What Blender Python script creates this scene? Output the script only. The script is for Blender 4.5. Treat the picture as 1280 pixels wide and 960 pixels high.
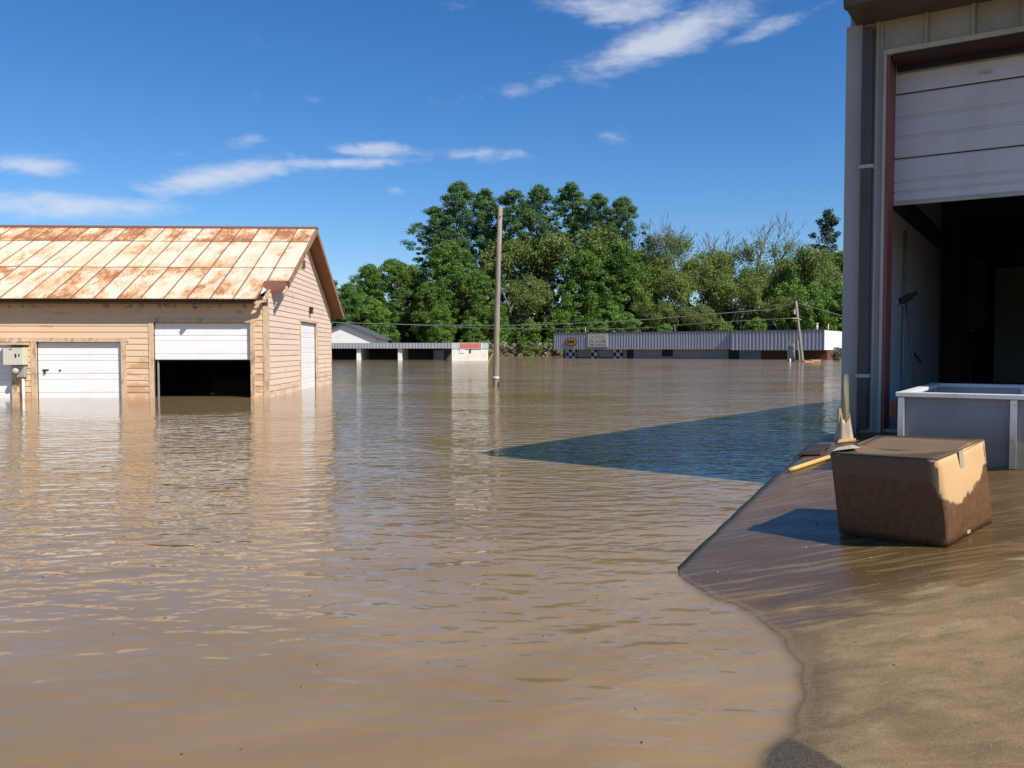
import bpy, math, random
import numpy as np
from mathutils import Vector, Matrix

for o in list(bpy.data.objects): bpy.data.objects.remove(o)
SC = bpy.context.scene
COL = SC.collection
R = math.radians

# ------------------------------------------------------------------ camera
cam_d = bpy.data.cameras.new('camera')
cam_d.sensor_width = 36.0
cam_d.lens = 30.15
cam_d.clip_start = 0.05
cam_d.clip_end = 6000
cam = bpy.data.objects.new('camera', cam_d)
COL.objects.link(cam)
cam.location = (0, 0, 1.4)
cam.rotation_euler = (R(90 - 2.3), 0, 0)
SC.camera = cam

# ------------------------------------------------------------------ light
SUN_EL = 45.5
SUN_H = Vector((0.75, -0.66)).normalized()          # towards the sun, on the ground
sun_d = bpy.data.lights.new('sun', 'SUN')
sun_d.energy = 5.0
sun_d.angle = R(0.53)
sun_d.color = (1.0, 0.945, 0.86)
sun = bpy.data.objects.new('sun', sun_d)
COL.objects.link(sun)
ce = math.cos(R(SUN_EL))
SUN_V = Vector((SUN_H.x * ce, SUN_H.y * ce, math.sin(R(SUN_EL))))
sun.rotation_euler = SUN_V.to_track_quat('Z', 'Y').to_euler()
sun.location = (30, -26, 40)

SC.view_settings.view_transform = 'Standard'
SC.view_settings.look = 'None'
SC.view_settings.exposure = 0.27
SC.view_settings.gamma = 1.0
SC.view_settings.use_curve_mapping = False
SC.cycles.max_bounces = 8
SC.cycles.transparent_max_bounces = 12
SC.cycles.caustics_reflective = False
SC.cycles.caustics_refractive = False


# ------------------------------------------------------------------ node helpers
class T:
    """thin wrapper round a node tree"""
    def __init__(s, nt): s.t = nt
    def n(s, typ, **kw):
        nd = s.t.nodes.new(typ)
        for k, v in kw.items(): setattr(nd, k, v)
        return nd
    def put(s, sock, v):
        if v is None: return
        if isinstance(v, bpy.types.NodeSocket): s.t.links.new(v, sock)
        else: sock.default_value = v
    def m(s, op, a, b=None, c=None, clamp=False):
        nd = s.n('ShaderNodeMath', operation=op); nd.use_clamp = clamp
        s.put(nd.inputs[0], a); s.put(nd.inputs[1], b)
        if c is not None: s.put(nd.inputs[2], c)
        return nd.outputs[0]
    def v(s, op, a, b=None):
        nd = s.n('ShaderNodeVectorMath', operation=op)
        s.put(nd.inputs[0], a)
        if b is not None:
            if op == 'SCALE': s.put(nd.inputs['Scale'], b)
            else: s.put(nd.inputs[1], b)
        return nd.outputs['Value'] if op in ('DOT_PRODUCT', 'LENGTH') else nd.outputs[0]
    def mix(s, f, a, b):
        nd = s.n('ShaderNodeMix', data_type='RGBA')
        s.put(nd.inputs[0], f)
        s.put(nd.inputs[6], rgba(a) if isinstance(a, tuple) else a)
        s.put(nd.inputs[7], rgba(b) if isinstance(b, tuple) else b)
        return nd.outputs[2]
    def noise(s, vec, scale, detail=3, rough=0.55, dist=0.0):
        nd = s.n('ShaderNodeTexNoise')
        s.put(nd.inputs['Vector'], vec)
        nd.inputs['Scale'].default_value = scale
        nd.inputs['Detail'].default_value = detail
        nd.inputs['Roughness'].default_value = rough
        nd.inputs['Distortion'].default_value = dist
        return nd.outputs[0]
    def map(s, vec, loc=(0, 0, 0), rot=(0, 0, 0), sc=(1, 1, 1)):
        nd = s.n('ShaderNodeMapping')
        s.put(nd.inputs[0], vec)
        nd.inputs[1].default_value = loc; nd.inputs[2].default_value = rot; nd.inputs[3].default_value = sc
        return nd.outputs[0]
    def step(s, x, a, b):                      # smoothstep a..b (a may exceed b)
        nd = s.n('ShaderNodeMapRange', interpolation_type='SMOOTHSTEP')
        s.put(nd.inputs[0], x)
        nd.inputs[1].default_value = a; nd.inputs[2].default_value = b
        nd.inputs[3].default_value = 0; nd.inputs[4].default_value = 1
        return nd.outputs[0]
    def xyz(s, vec):
        nd = s.n('ShaderNodeSeparateXYZ'); s.put(nd.inputs[0], vec); return nd.outputs
    def cxyz(s, x, y, z):
        nd = s.n('ShaderNodeCombineXYZ')
        for i, q in enumerate((x, y, z)): s.put(nd.inputs[i], q)
        return nd.outputs[0]
    def pos(s): return s.n('ShaderNodeNewGeometry').outputs['Position']
    def obj(s): return s.n('ShaderNodeTexCoord').outputs['Object']
    def uv(s): return s.n('ShaderNodeTexCoord').outputs['UV']
    def rnd(s): return s.n('ShaderNodeObjectInfo').outputs['Random']
    def bump(s, h, strength=0.3, dist=0.01):
        nd = s.n('ShaderNodeBump')
        nd.inputs['Strength'].default_value = strength; nd.inputs['Distance'].default_value = dist
        s.put(nd.inputs['Height'], h); return nd.outputs[0]

def rgba(c): return (c[0], c[1], c[2], 1.0)

def new_mat(name):
    m = bpy.data.materials.new(name); m.use_nodes = True
    t = T(m.node_tree)
    b = m.node_tree.nodes['Principled BSDF']
    return m, t, b

def paint(name, col, dark=None, scale=3.0, amount=0.5, rough=0.6, metal=0.0, bump=0.15, stretch=(1, 1, 1), spec=0.4):
    """plain painted or raw surface: a colour broken up by large stains and fine grain"""
    m, t, b = new_mat(name)
    p = t.map(t.obj(), sc=stretch)
    big = t.noise(p, scale, 4, 0.6)
    fine = t.noise(p, scale * 9, 3, 0.6)
    if dark is None: dark = tuple(c * 0.55 for c in col)
    f = t.m('MULTIPLY', t.step(big, 0.45, 0.75), amount)
    c = t.mix(f, col, dark)
    c = t.mix(t.m('MULTIPLY', t.step(fine, 0.5, 0.8), 0.25 * amount), c, tuple(k * 0.6 for k in col))
    t.put(b.inputs['Base Color'], c)
    b.inputs['Roughness'].default_value = rough
    b.inputs['Metallic'].default_value = metal
    b.inputs['Specular IOR Level'].default_value = spec
    if bump: t.put(b.inputs['Normal'], t.bump(fine, bump, 0.01))
    return m

# ------------------------------------------------------------------ sky
world = bpy.data.worlds.new('World'); SC.world = world; world.use_nodes = True
wt = T(world.node_tree)
bg = world.node_tree.nodes['Background']
sky = wt.n('ShaderNodeTexSky', sky_type='NISHITA')
sky.sun_disc = False
sky.sun_elevation = R(SUN_EL)
sky.sun_rotation = math.atan2(SUN_H.x, SUN_H.y)
sky.altitude = 100; sky.air_density = 1.0; sky.dust_density = 0.35; sky.ozone_density = 2.4
d = wt.v('NORMALIZE', wt.n('ShaderNodeTexCoord').outputs['Generated'])
dx, dy, dz = wt.xyz(d)
az = wt.m('MULTIPLY', wt.m('ARCTAN2', dx, dy), 57.2958)
el = wt.m('MULTIPLY', wt.m('ARCSINE', dz), 57.2958)
# fair-weather wisps: azimuth, elevation, half length, half height (degrees), tilt, weight
WISPS = [(-28.8, 10.5, 2.1, 0.52, 0, 1), (-27.0, 8.4, 4.9, 0.76, 3, 0.9), (-18.9, 10.6, 4.4, 0.66, 12, 1),
         (-11.5, 11.9, 4.7, 0.31, 3, 0.8), (-9.3, 12.8, 2.6, 0.4, 0, 0.9), (-1.6, 12.7, 3.5, 0.4, 0, 0.6),
         (-16.7, 13.1, 1.3, 0.45, 22, 0.5), (6.8, 21.3, 4.0, 0.85, -5, 0.95), (10.3, 19.5, 4.0, 1.1, 17, 1.15),
         (16.4, 19.5, 3.0, 0.45, 15, 0.6), (1.3, 16.8, 2.1, 0.55, 12, 0.55), (5.3, 17.8, 1.3, 0.37, 10, 0.45),
         (6.6, 13.6, 1.3, 0.5, 0, 0.45), (-12.7, 15.6, 0.9, 0.26, 0, 0.35), (-5.3, 11.5, 1.6, 0.32, 0, 0.5),
         (-7.6, 10.3, 0.6, 0.26, 0, 0.5), (-4.2, 21.5, 2.1, 0.53, 0, 0.35),
         (38, 15, 6, 0.9, 8, .9), (52, 24, 7, 1.2, 12, .9), (-48, 17, 7, 1.0, 6, .9), (-75, 12, 8, 1.0, 4, .9),
         (85, 14, 8, 1.0, 5, .9), (-110, 20, 8, 1.3, 8, .9), (120, 18, 9, 1.2, 5, .9), (165, 14, 9, 1.0, 4, .9), (-150, 12, 9, 1.0, 4, .9)]
mask = None
for a0, e0, ha, he, tilt, wgt in WISPS:
    ca, sa = math.cos(R(tilt)), math.sin(R(tilt))
    k = math.cos(R(e0))
    p = wt.m('MULTIPLY', wt.m('SUBTRACT', az, a0), k)
    q = wt.m('SUBTRACT', el, e0)
    u = wt.m('DIVIDE', wt.m('ADD', wt.m('MULTIPLY', p, ca), wt.m('MULTIPLY', q, sa)), ha)
    w = wt.m('DIVIDE', wt.m('SUBTRACT', wt.m('MULTIPLY', q, ca), wt.m('MULTIPLY', p, sa)), he)
    r2 = wt.m('ADD', wt.m('MULTIPLY', u, u), wt.m('MULTIPLY', w, w))
    g = wt.m('MULTIPLY', wt.m('EXPONENT', wt.m('MULTIPLY', r2, -0.6)), wgt)
    mask = g if mask is None else wt.m('MAXIMUM', mask, g)
cp = wt.cxyz(wt.m('MULTIPLY', az, 0.35), el, 0.0)
n1 = wt.noise(wt.map(cp, rot=(0, 0, R(-8))), 0.5, 5, 0.55, 0.4)
n2 = wt.noise(wt.map(cp, rot=(0, 0, R(-12))), 2.2, 5, 0.6, 0.3)
tex = wt.m('ADD', wt.m('MULTIPLY', n1, 0.75), wt.m('MULTIPLY', n2, 0.35))
dens = wt.step(wt.m('ADD', mask, wt.m('MULTIPLY', wt.m('SUBTRACT', tex, 0.55), 1.9)), 0.20, 1.2)
dens = wt.m('MULTIPLY', dens, 0.72)
hsv = wt.n('ShaderNodeHueSaturation'); hsv.inputs['Saturation'].default_value = 1.3; hsv.inputs['Value'].default_value = 1.25
wt.put(hsv.inputs['Color'], sky.outputs[0])
tint = wt.n('ShaderNodeMix', data_type='RGBA', blend_type='MULTIPLY'); tint.inputs[0].default_value = 1.0
wt.put(tint.inputs[6], hsv.outputs[0]); tint.inputs[7].default_value = (0.84, 1.0, 1.22, 1)
skyc = wt.mix(dens, tint.outputs[2], (9.0, 9.4, 10.4))
wt.put(bg.inputs[0], skyc)
bg.inputs[1].default_value = 0.07

# ------------------------------------------------------------------ mesh helpers
def empty(name, loc=(0, 0, 0), rz=0.0, parent=None):
    o = bpy.data.objects.new(name, None); COL.objects.link(o)
    o.location = loc; o.rotation_euler = (0, 0, rz); o.empty_display_size = 0.2
    if parent: o.parent = parent
    return o

def tag(o, label=None, cat=None, group=None, kind=None):
    if label: o['label'] = label
    if cat: o['category'] = cat
    if group: o['group'] = group
    if kind: o['kind'] = kind
    return o

def link(name, me, parent=None, loc=None):
    o = bpy.data.objects.new(name, me); COL.objects.link(o)
    if parent: o.parent = parent
    if loc: o.location = loc
    return o

class MB:
    def __init__(s): s.v = []; s.f = []; s.mi = []; s.cur = 0
    def add(s, vs, fs):
        b = len(s.v); s.v += [tuple(p) for p in vs]
        for f in fs: s.f.append(tuple(b + i for i in f)); s.mi.append(s.cur)
        return s
    def box(s, x0, x1, y0, y1, z0, z1):
        return s.hexa([(x0, y0, z0), (x1, y0, z0), (x1, y1, z0), (x0, y1, z0), (x0, y0, z1), (x1, y0, z1), (x1, y1, z1), (x0, y1, z1)])
    def hexa(s, p):
        return s.add(p, [(3, 2, 1, 0), (4, 5, 6, 7), (0, 1, 5, 4), (1, 2, 6, 5), (2, 3, 7, 6), (3, 0, 4, 7)])
    def obox(s, c, ax, ay, az):                # centre and three half-axis vectors
        c, ax, ay, az = map(Vector, (c, ax, ay, az))
        return s.hexa([c - ax - ay - az, c + ax - ay - az, c + ax + ay - az, c - ax + ay - az,
                       c - ax - ay + az, c + ax - ay + az, c + ax + ay + az, c - ax + ay + az])
    def bar(s, a, b, w, h):                    # rectangular bar between two points
        a, b = Vector(a), Vector(b); d = (b - a); L = d.length; d.normalize()
        up = Vector((0, 0, 1)) if abs(d.z) < 0.95 else Vector((0, 1, 0))
        x = d.cross(up).normalized(); y = x.cross(d).normalized()
        return s.obox((a + b) / 2, d * L / 2, x * w / 2, y * h / 2)
    def tube(s, pts, rads, seg=8, cap=True):
        pts = [Vector(p) for p in pts]
        if not hasattr(rads, '__len__'): rads = [rads] * len(pts)
        base = len(s.v); n = len(pts)
        for i, p in enumerate(pts):
            d = (pts[min(i + 1, n - 1)] - pts[max(i - 1, 0)]).normalized()
            up = Vector((0, 0, 1)) if abs(d.z) < 0.9 else Vector((0, 1, 0))
            x = d.cross(up).normalized(); y = x.cross(d)
            for k in range(seg):
                a = 2 * math.pi * k / seg
                s.v.append(tuple(p + (x * math.cos(a) + y * math.sin(a)) * rads[i]))
        for i in range(n - 1):
            for k in range(seg):
                k2 = (k + 1) % seg
                s.f.append((base + i * seg + k, base + (i + 1) * seg + k, base + (i + 1) * seg + k2, base + i * seg + k2)); s.mi.append(s.cur)
        if cap:
            s.f.append(tuple(base + k for k in range(seg))); s.mi.append(s.cur)
            s.f.append(tuple(base + (n - 1) * seg + k for k in reversed(range(seg)))); s.mi.append(s.cur)
        return s
    def mesh(s, name, mat, smooth=False):
        me = bpy.data.meshes.new(name)
        me.from_pydata(s.v, [], s.f)
        for m in (mat if isinstance(mat, (list, tuple)) else [mat]): me.materials.append(m)
        if isinstance(mat, (list, tuple)): me.polygons.foreach_set('material_index', s.mi)
        if smooth: me.polygons.foreach_set('use_smooth', [True] * len(me.polygons))
        me.update()
        return me
    def build(s, name, mat, parent=None, smooth=False, bevel=0.0):
        o = link(name, s.mesh(name, mat, smooth), parent)
        if bevel:
            bv = o.modifiers.new('bevel', 'BEVEL'); bv.width = bevel; bv.segments = 2; bv.limit_method = 'ANGLE'
        return o

def part(name, mat, parent, x0, x1, y0, y1, z0, z1, bevel=0.0):
    return MB().box(x0, x1, y0, y1, z0, z1).build(name, mat, parent, bevel=bevel)

def text_part(body, size, mat, parent, loc, rot, name='lettering'):
    cu = bpy.data.curves.new('lettering', 'FONT'); cu.body = body; cu.size = size; cu.extrude = 0.006
    cu.align_x = 'CENTER'; cu.align_y = 'CENTER'
    tmp = bpy.data.objects.new('tmp', cu); COL.objects.link(tmp)
    bpy.context.view_layer.update()
    me = bpy.data.meshes.new_from_object(tmp.evaluated_get(bpy.context.evaluated_depsgraph_get()))
    bpy.data.objects.remove(tmp); me.materials.clear(); me.materials.append(mat)
    o = link(name, me, parent, loc); o.rotation_euler = rot
    return o

# ------------------------------------------------------------------ setting: land, ramp, water
E1 = Vector((0.8437, -0.5368, 0)); G1 = Vector((0.5368, 0.8437, 0))     # the big shed's front and depth directions
SHED = Vector((3.40, 8.78, 0)); SHED_RZ = math.atan2(E1.y, E1.x)
XW = ([1.5, 2.3, 2.82, 3.1, 3.42, 3.77, 4.2, 4.6, 5.0, 5.41, 6.2], [0.5, 0.72, 0.90, 1.06, 1.165, 1.235, 1.245, 1.214, 1.12, 0.968, 0.55])

def ramp_z(x, y):
    """height of the muddy concrete ramp that climbs out of the flood to the shed"""
    p = -0.393 + 0.144 * x + 0.053 * y
    if y < 6.6:
        xw = float(np.interp(y, *XW))
        pw = -0.393 + 0.144 * xw + 0.053 * y
        k = 1.0 if y < 5.6 else max(0.0, (6.6 - y))
        p -= pw * k * math.exp(-((x - xw) / 1.0) ** 2)
    a_ = (x - SHED.x) * E1.x + (y - SHED.y) * E1.y
    p -= 0.018 * math.exp(-max(0.0, a_ + 0.20) / 0.14)          # worn shoulder
    a = 0.60 - p                                    # level off at the shed floor
    p = 0.60 - (math.sqrt(a * a + 0.004) + a) / 2
    p += 0.006 * math.sin(1.7 * x + 2.3 * y) + 0.004 * math.sin(4.1 * x - 3.3 * y + 1) + 0.0036 * math.sin(11 * x + 7 * y) * math.sin(9 * y - 4 * x) + 0.0012 * math.sin(23 * x - 17 * y)
    return p

def ramp_ab(x, y):
    q = Vector((x, y, 0)) - SHED
    return q.dot(E1), -q.dot(G1)

def mat_ground():
    m, t, b = new_mat('earth')
    p = t.pos()
    n = t.noise(p, 0.25, 5, 0.6); f = t.noise(p, 2.5, 4, 0.6)
    c = t.mix(t.step(n, 0.4, 0.65), (0.12, 0.10, 0.05), (0.07, 0.085, 0.03))
    c = t.mix(t.m('MULTIPLY', f, 0.5), c, (0.16, 0.13, 0.08))
    t.put(b.inputs['Base Color'], c); b.inputs['Roughness'].default_value = 0.95
    t.put(b.inputs['Normal'], t.bump(f, 0.5, 0.2))
    return m

SHORE = 186.0
def ground_z(x, y):
    dd = max(y - SHORE - 2.5 * math.sin(x * 0.045) - 1.2 * math.sin(x * 0.17 + 1), abs(x) - 330, -90 - y)
    if dd < -6: return -0.75
    z = -0.75 + 0.125 * (dd + 6)
    if z > 1.8: z = 1.8 + (z - 1.8) * 0.06
    return min(z, 14)

def build_ground():
    xs = list(np.r_[np.linspace(-3000, -360, 12), np.linspace(-340, -90, 20), np.linspace(-85, 135, 75), np.linspace(140, 340, 16), np.linspace(360, 3000, 12)])
    ys = list(np.r_[np.linspace(-1500, -100, 8), np.linspace(-95, 165, 20), np.linspace(168, 240, 40), np.linspace(250, 3500, 22)])
    vs = [(x, y, ground_z(x, y) + (0.18 * math.sin(x * 1.9 + y) * math.sin(y * 0.9 - x * 0.6) if y > 178 and y < 245 else 0)) for y in ys for x in xs]
    nx = len(xs)
    fs = [(j * nx + i, j * nx + i + 1, (j + 1) * nx + i + 1, (j + 1) * nx + i) for j in range(len(ys) - 1) for i in range(nx - 1)]
    mb = MB().add(vs, fs)
    return tag(mb.build('ground', mat_ground(), smooth=True), 'low wooded bank and flooded earth around the yard', kind='structure')
build_ground()

def mat_ramp():
    m, t, b = new_mat('muddy_concrete')
    p = t.pos()
    x, y, z = t.xyz(p)
    # run-off streaks fan down the slope from the box towards the water; further down the mud dries in blotches
    fl = t.map(p, rot=(0, 0, R(-16)), sc=(0.5, 5.0, 1.0))
    st = t.noise(fl, 1.6, 5, 0.6, 0.7)
    st2 = t.noise(t.map(p, rot=(0, 0, R(-20)), sc=(0.7, 10, 1)), 2.0, 5, 0.65, 0.5)
    big = t.noise(p, 1.3, 5, 0.6, 0.6)
    mid = t.noise(t.map(p, rot=(0, 0, R(-25)), sc=(0.7, 1.3, 1)), 5.0, 6, 0.68, 0.4)
    fine = t.noise(p, 55, 4, 0.7)
    grit = t.noise(p, 130, 2, 0.6)
    zone = t.step(t.m('ADD', t.m('SUBTRACT', y, t.m('MULTIPLY', x, 0.25)), t.m('MULTIPLY', t.m('SUBTRACT', big, 0.5), 2.2)), 3.1, 4.4)
    ddx = t.m('DIVIDE', t.m('SUBTRACT', x, 2.0), 1.55)
    ddy = t.m('DIVIDE', t.m('SUBTRACT', y, 5.35), 1.0)
    rr = t.m('SQRT', t.m('ADD', t.m('MULTIPLY', ddx, ddx), t.m('MULTIPLY', ddy, ddy)))
    wet1 = t.step(t.m('ADD', rr, t.m('MULTIPLY', t.m('SUBTRACT', st, 0.5), 1.3)), 1.10, 0.70)
    wet2 = t.m('MULTIPLY', t.step(t.m('ADD', z, t.m('MULTIPLY', t.m('SUBTRACT', big, 0.5), 0.09)), 0.05, 0.0), 0.6)
    wet3 = t.step(t.m('ADD', t.m('MULTIPLY', st2, zone), t.m('MULTIPLY', big, 0.75)), 0.58, 0.88)
    wet = t.m('MAXIMUM', t.m('MAXIMUM', wet1, wet2), t.m('MULTIPLY', wet3, 0.9))
    dry = t.mix(t.step(big, 0.32, 0.70), (0.185, 0.120, 0.052), (0.275, 0.190, 0.092))
    dry = t.mix(t.m('MULTIPLY', t.m('MULTIPLY', t.step(st, 0.52, 0.66), 0.75), t.m('ADD', 0.25, zone)), dry, (0.36, 0.26, 0.14))
    dry = t.mix(t.m('MULTIPLY', t.step(mid, 0.44, 0.68), 0.75), dry, (0.135, 0.088, 0.040))
    dry = t.mix(t.m('MULTIPLY', t.step(mid, 0.44, 0.28), 0.7), dry, (0.34, 0.245, 0.13))
    wc = t.mix(t.m('MULTIPLY', t.step(st2, 0.50, 0.66), zone), (0.090, 0.053, 0.020), (0.185, 0.120, 0.050))
    c = t.mix(wet, dry, wc)
    c = t.mix(t.m('MULTIPLY', t.step(grit, 0.60, 0.70), t.m('MULTIPLY', 0.5, t.m('SUBTRACT', 1.0, t.m('MULTIPLY', zone, 0.7)))), c, (0.38, 0.30, 0.19))
    silt = t.m('MULTIPLY', t.step(z, 0.0012, 0.0035), t.step(z, 0.010, 0.006))
    c = t.mix(t.m('MULTIPLY', silt, t.m('ADD', 0.06, t.m('MULTIPLY', t.step(fine, 0.40, 0.62), 0.22))), c, (0.34, 0.245, 0.13))
    sd = t.m('SUBTRACT', t.m('MULTIPLY', t.m('SUBTRACT', x, 0.93), -0.94), t.m('MULTIPLY', t.m('SUBTRACT', y, 3.22), 0.335))
    asph = t.step(t.m('ADD', sd, t.m('MULTIPLY', t.m('SUBTRACT', mid, 0.5), 0.05)), -0.012, 0.012)
    c = t.mix(asph, c, t.mix(t.step(grit, 0.45, 0.62), (0.060, 0.044, 0.026), (0.115, 0.088, 0.055)))
    c = t.mix(t.m('MULTIPLY', t.step(fine, 0.56, 0.70), 0.5), c, (0.075, 0.052, 0.033))
    t.put(b.inputs['Base Color'], c)
    rough = t.m('SUBTRACT', 0.80, t.m('MULTIPLY', wet, 0.50))
    rough = t.m('ADD', rough, t.m('MULTIPLY', t.m('SUBTRACT', mid, 0.5), 0.3))
    t.put(b.inputs['Roughness'], rough)
    h = t.m('ADD', t.m('MULTIPLY', fine, t.m('SUBTRACT', 1.0, t.m('MULTIPLY', wet, 0.75))), t.m('ADD', t.m('MULTIPLY', t.m('MULTIPLY', st2, zone), 0.55), t.m('MULTIPLY', mid, 0.5)))
    t.put(b.inputs['Normal'], t.bump(h, 0.35, 0.010))
    return m

def build_ramp():
    aa = np.r_[np.arange(-0.20, 3.0, 0.08), np.arange(3.0, 11.01, 0.4)]
    bb = np.r_[np.arange(0.0, 8.0, 0.08), np.arange(8.0, 14.01, 0.4)]
    na = len(aa); vs = []; rng = random.Random(3)
    for j, b_ in enumerate(bb):
        for i, a_ in enumerate(aa):
            jag = (0.010 * math.sin(b_ * 2.1) + 0.004 * math.sin(b_ * 13 + 1) + rng.uniform(-.003, .003)) if i == 0 else 0
            q = SHED + E1 * (a_ + jag) - G1 * b_
            vs.append((q.x, q.y, ramp_z(q.x, q.y) - (0.004 if i == 0 else 0)))
    fs = [(j * na + i, (j + 1) * na + i, (j + 1) * na + i + 1, j * na + i + 1) for j in range(len(bb) - 1) for i in range(na - 1)]
    n0 = len(vs)
    for j in range(len(bb)): q = vs[j * na]; vs.append((q[0] + 0.02, q[1], -0.9))
    for j in range(len(bb) - 1): fs.append((j * na, n0 + j, n0 + j + 1, (j + 1) * na))
    return tag(MB().add(vs, fs).build('driveway', mat_ramp(), smooth=True), 'muddy concrete ramp rising out of the water to the shed door', kind='structure')
build_ramp()

def mat_water():
    m, t, b = new_mat('muddy_water')
    p = t.pos(); x, y, z = t.xyz(p)
    def height(q):
        w = t.map(q, rot=(0, 0, R(-34)), sc=(0.5, 1.0, 1.0))
        w2 = t.map(q, rot=(0, 0, R(-46)), sc=(0.5, 1.0, 1.0))
        w3 = t.map(q, rot=(0, 0, R(8)), sc=(0.6, 1.0, 1.0))
        a = t.m('MULTIPLY', t.noise(w, 4.9, 1.0, 0.5, 0.3), 0.034)
        c = t.m('MULTIPLY', t.noise(w2, 11.0, 1.5, 0.5, 0.2), 0.0150)
        e = t.m('MULTIPLY', t.noise(w3, 0.9, 1.0, 0.5), 0.04)
        return t.m('ADD', a, t.m('ADD', c, e))
    D = 0.022
    h0 = height(p); hx = height(t.v('ADD', p, (D, 0, 0))); hy = height(t.v('ADD', p, (0, D, 0)))
    gust = t.noise(t.map(p, sc=(0.6, 1, 1)), 0.22, 3, 0.55)
    near = t.m('ADD', 0.10, t.m('MULTIPLY', t.step(t.m('ADD', t.m('ADD', y, t.m('MULTIPLY', x, -0.25)), t.m('MULTIPLY', t.m('SUBTRACT', gust, 0.5), 3.0)), 0.8, 5.2), 0.90))
    lee = t.m('MULTIPLY', t.step(y, 15.5, 21.5), t.step(x, -4.0, -7.0))
    amp = t.m('MULTIPLY', near, t.m('SUBTRACT', 1.0, t.m('MULTIPLY', lee, 0.72)))
    amp = t.m('MULTIPLY', amp, t.m('ADD', 0.25, t.m('MULTIPLY', t.step(gust, 0.30, 0.66), 0.95)))
    amp = t.m('MULTIPLY', amp, t.m('ADD', 1.0, t.m('MULTIPLY', t.step(y, 24.0, 60.0), 1.3)))
    gx = t.m('MULTIPLY', t.m('SUBTRACT', h0, hx), t.m('DIVIDE', amp, D))
    gy = t.m('MULTIPLY', t.m('SUBTRACT', h0, hy), t.m('DIVIDE', amp, D))
    nrm = t.v('NORMALIZE', t.cxyz(gx, gy, 1.0))
    silt = t.noise(t.map(p, rot=(0, 0, R(20)), sc=(0.5, 1, 1)), 0.6, 4, 0.6, 0.8)
    c = t.mix(t.step(silt, 0.35, 0.7), (0.228, 0.150, 0.070), (0.278, 0.190, 0.097))
    t.put(b.inputs['Base Color'], c)
    b.inputs['Roughness'].default_value = 0.06
    b.inputs['IOR'].default_value = 1.31
    t.put(b.inputs['Normal'], nrm)
    dep = t.n('ShaderNodeAttribute', attribute_name='depth').outputs['Fac']
    al = t.m('SUBTRACT', 1.0, t.m('EXPONENT', t.m('MULTIPLY', dep, -260.0)))
    t.put(b.inputs['Alpha'], t.m('ADD', 0.22, t.m('MULTIPLY', al, 0.78), clamp=True))
    return m

def build_water():
    xs = np.r_[np.linspace(-500, -40, 14), np.linspace(-36, -2, 18), np.arange(-1.5, 3.6, 0.05), np.linspace(3.8, 40, 19), np.linspace(50, 500, 14)]
    ys = np.r_[np.linspace(-300, -10, 8), np.linspace(-8, 0.5, 9), np.arange(1.0, 8.0, 0.05), np.linspace(8.2, 60, 27), np.linspace(70, 230, 17)]
    vs = []; dep = []
    for y in ys:
        for x in xs:
            vs.append((x, y, 0.0))
            a_, b_ = ramp_ab(x, y)
            e = min(1.0, max(0.0, (a_ + 0.26) / 0.12)) if b_ > -0.5 and b_ < 14 else 0.0
            dd = max(0.0, -ramp_z(x, y)) if e > 0 else 0.7
            dep.append(0.7 * (1 - e) + dd * e)
    nx = len(xs)
    fs = [(j * nx + i, j * nx + i + 1, (j + 1) * nx + i + 1, (j + 1) * nx + i) for j in range(len(ys) - 1) for i in range(nx - 1)]
    o = MB().add(vs, fs).build('water', mat_water(), smooth=True)
    at = o.data.attributes.new('depth', 'FLOAT', 'POINT'); at.data.foreach_set('value', dep)
    return tag(o, 'brown rippled flood water covering the yard', kind='structure')
build_water()

# ------------------------------------------------------------------ materials for the buildings
def mat_siding(name, col, stain, amount):
    m, t, b = new_mat(name)
    p = t.pos(); ob = t.obj()
    r = t.rnd()
    n = t.noise(t.map(p, sc=(0.6, 0.6, 2.2)), 2.6, 5, 0.65, 0.3)
    f = t.noise(t.map(p, sc=(1, 1, 5)), 14, 4, 0.7)
    z = t.xyz(p)[2]
    low = t.m('MULTIPLY', t.step(z, 1.9, 0.0), 0.10)
    k = t.step(t.m('ADD', t.m('ADD', n, t.m('MULTIPLY', f, 0.25)), t.m('ADD', low, t.m('MULTIPLY', r, 0.12))), 0.76, 0.90)
    c = t.mix(t.m('MULTIPLY', r, 0.35), col, tuple(q * 0.86 for q in col))
    c = t.mix(t.m('MULTIPLY', k, amount), c, stain)
    c = t.mix(t.m('MULTIPLY', t.step(f, 0.55, 0.8), 0.16), c, tuple(q * 0.6 for q in col))
    t.put(b.inputs['Base Color'], c); b.inputs['Roughness'].default_value = 0.75
    t.put(b.inputs['Normal'], t.bump(f, 0.25, 0.006))
    return m
M_SIDE_F = mat_siding('peach_siding', (0.74, 0.515, 0.325), (0.46, 0.25, 0.12), 0.7)
M_SIDE_G = mat_siding('pink_siding', (0.74, 0.565, 0.435), (0.48, 0.30, 0.18), 0.5)

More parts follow.
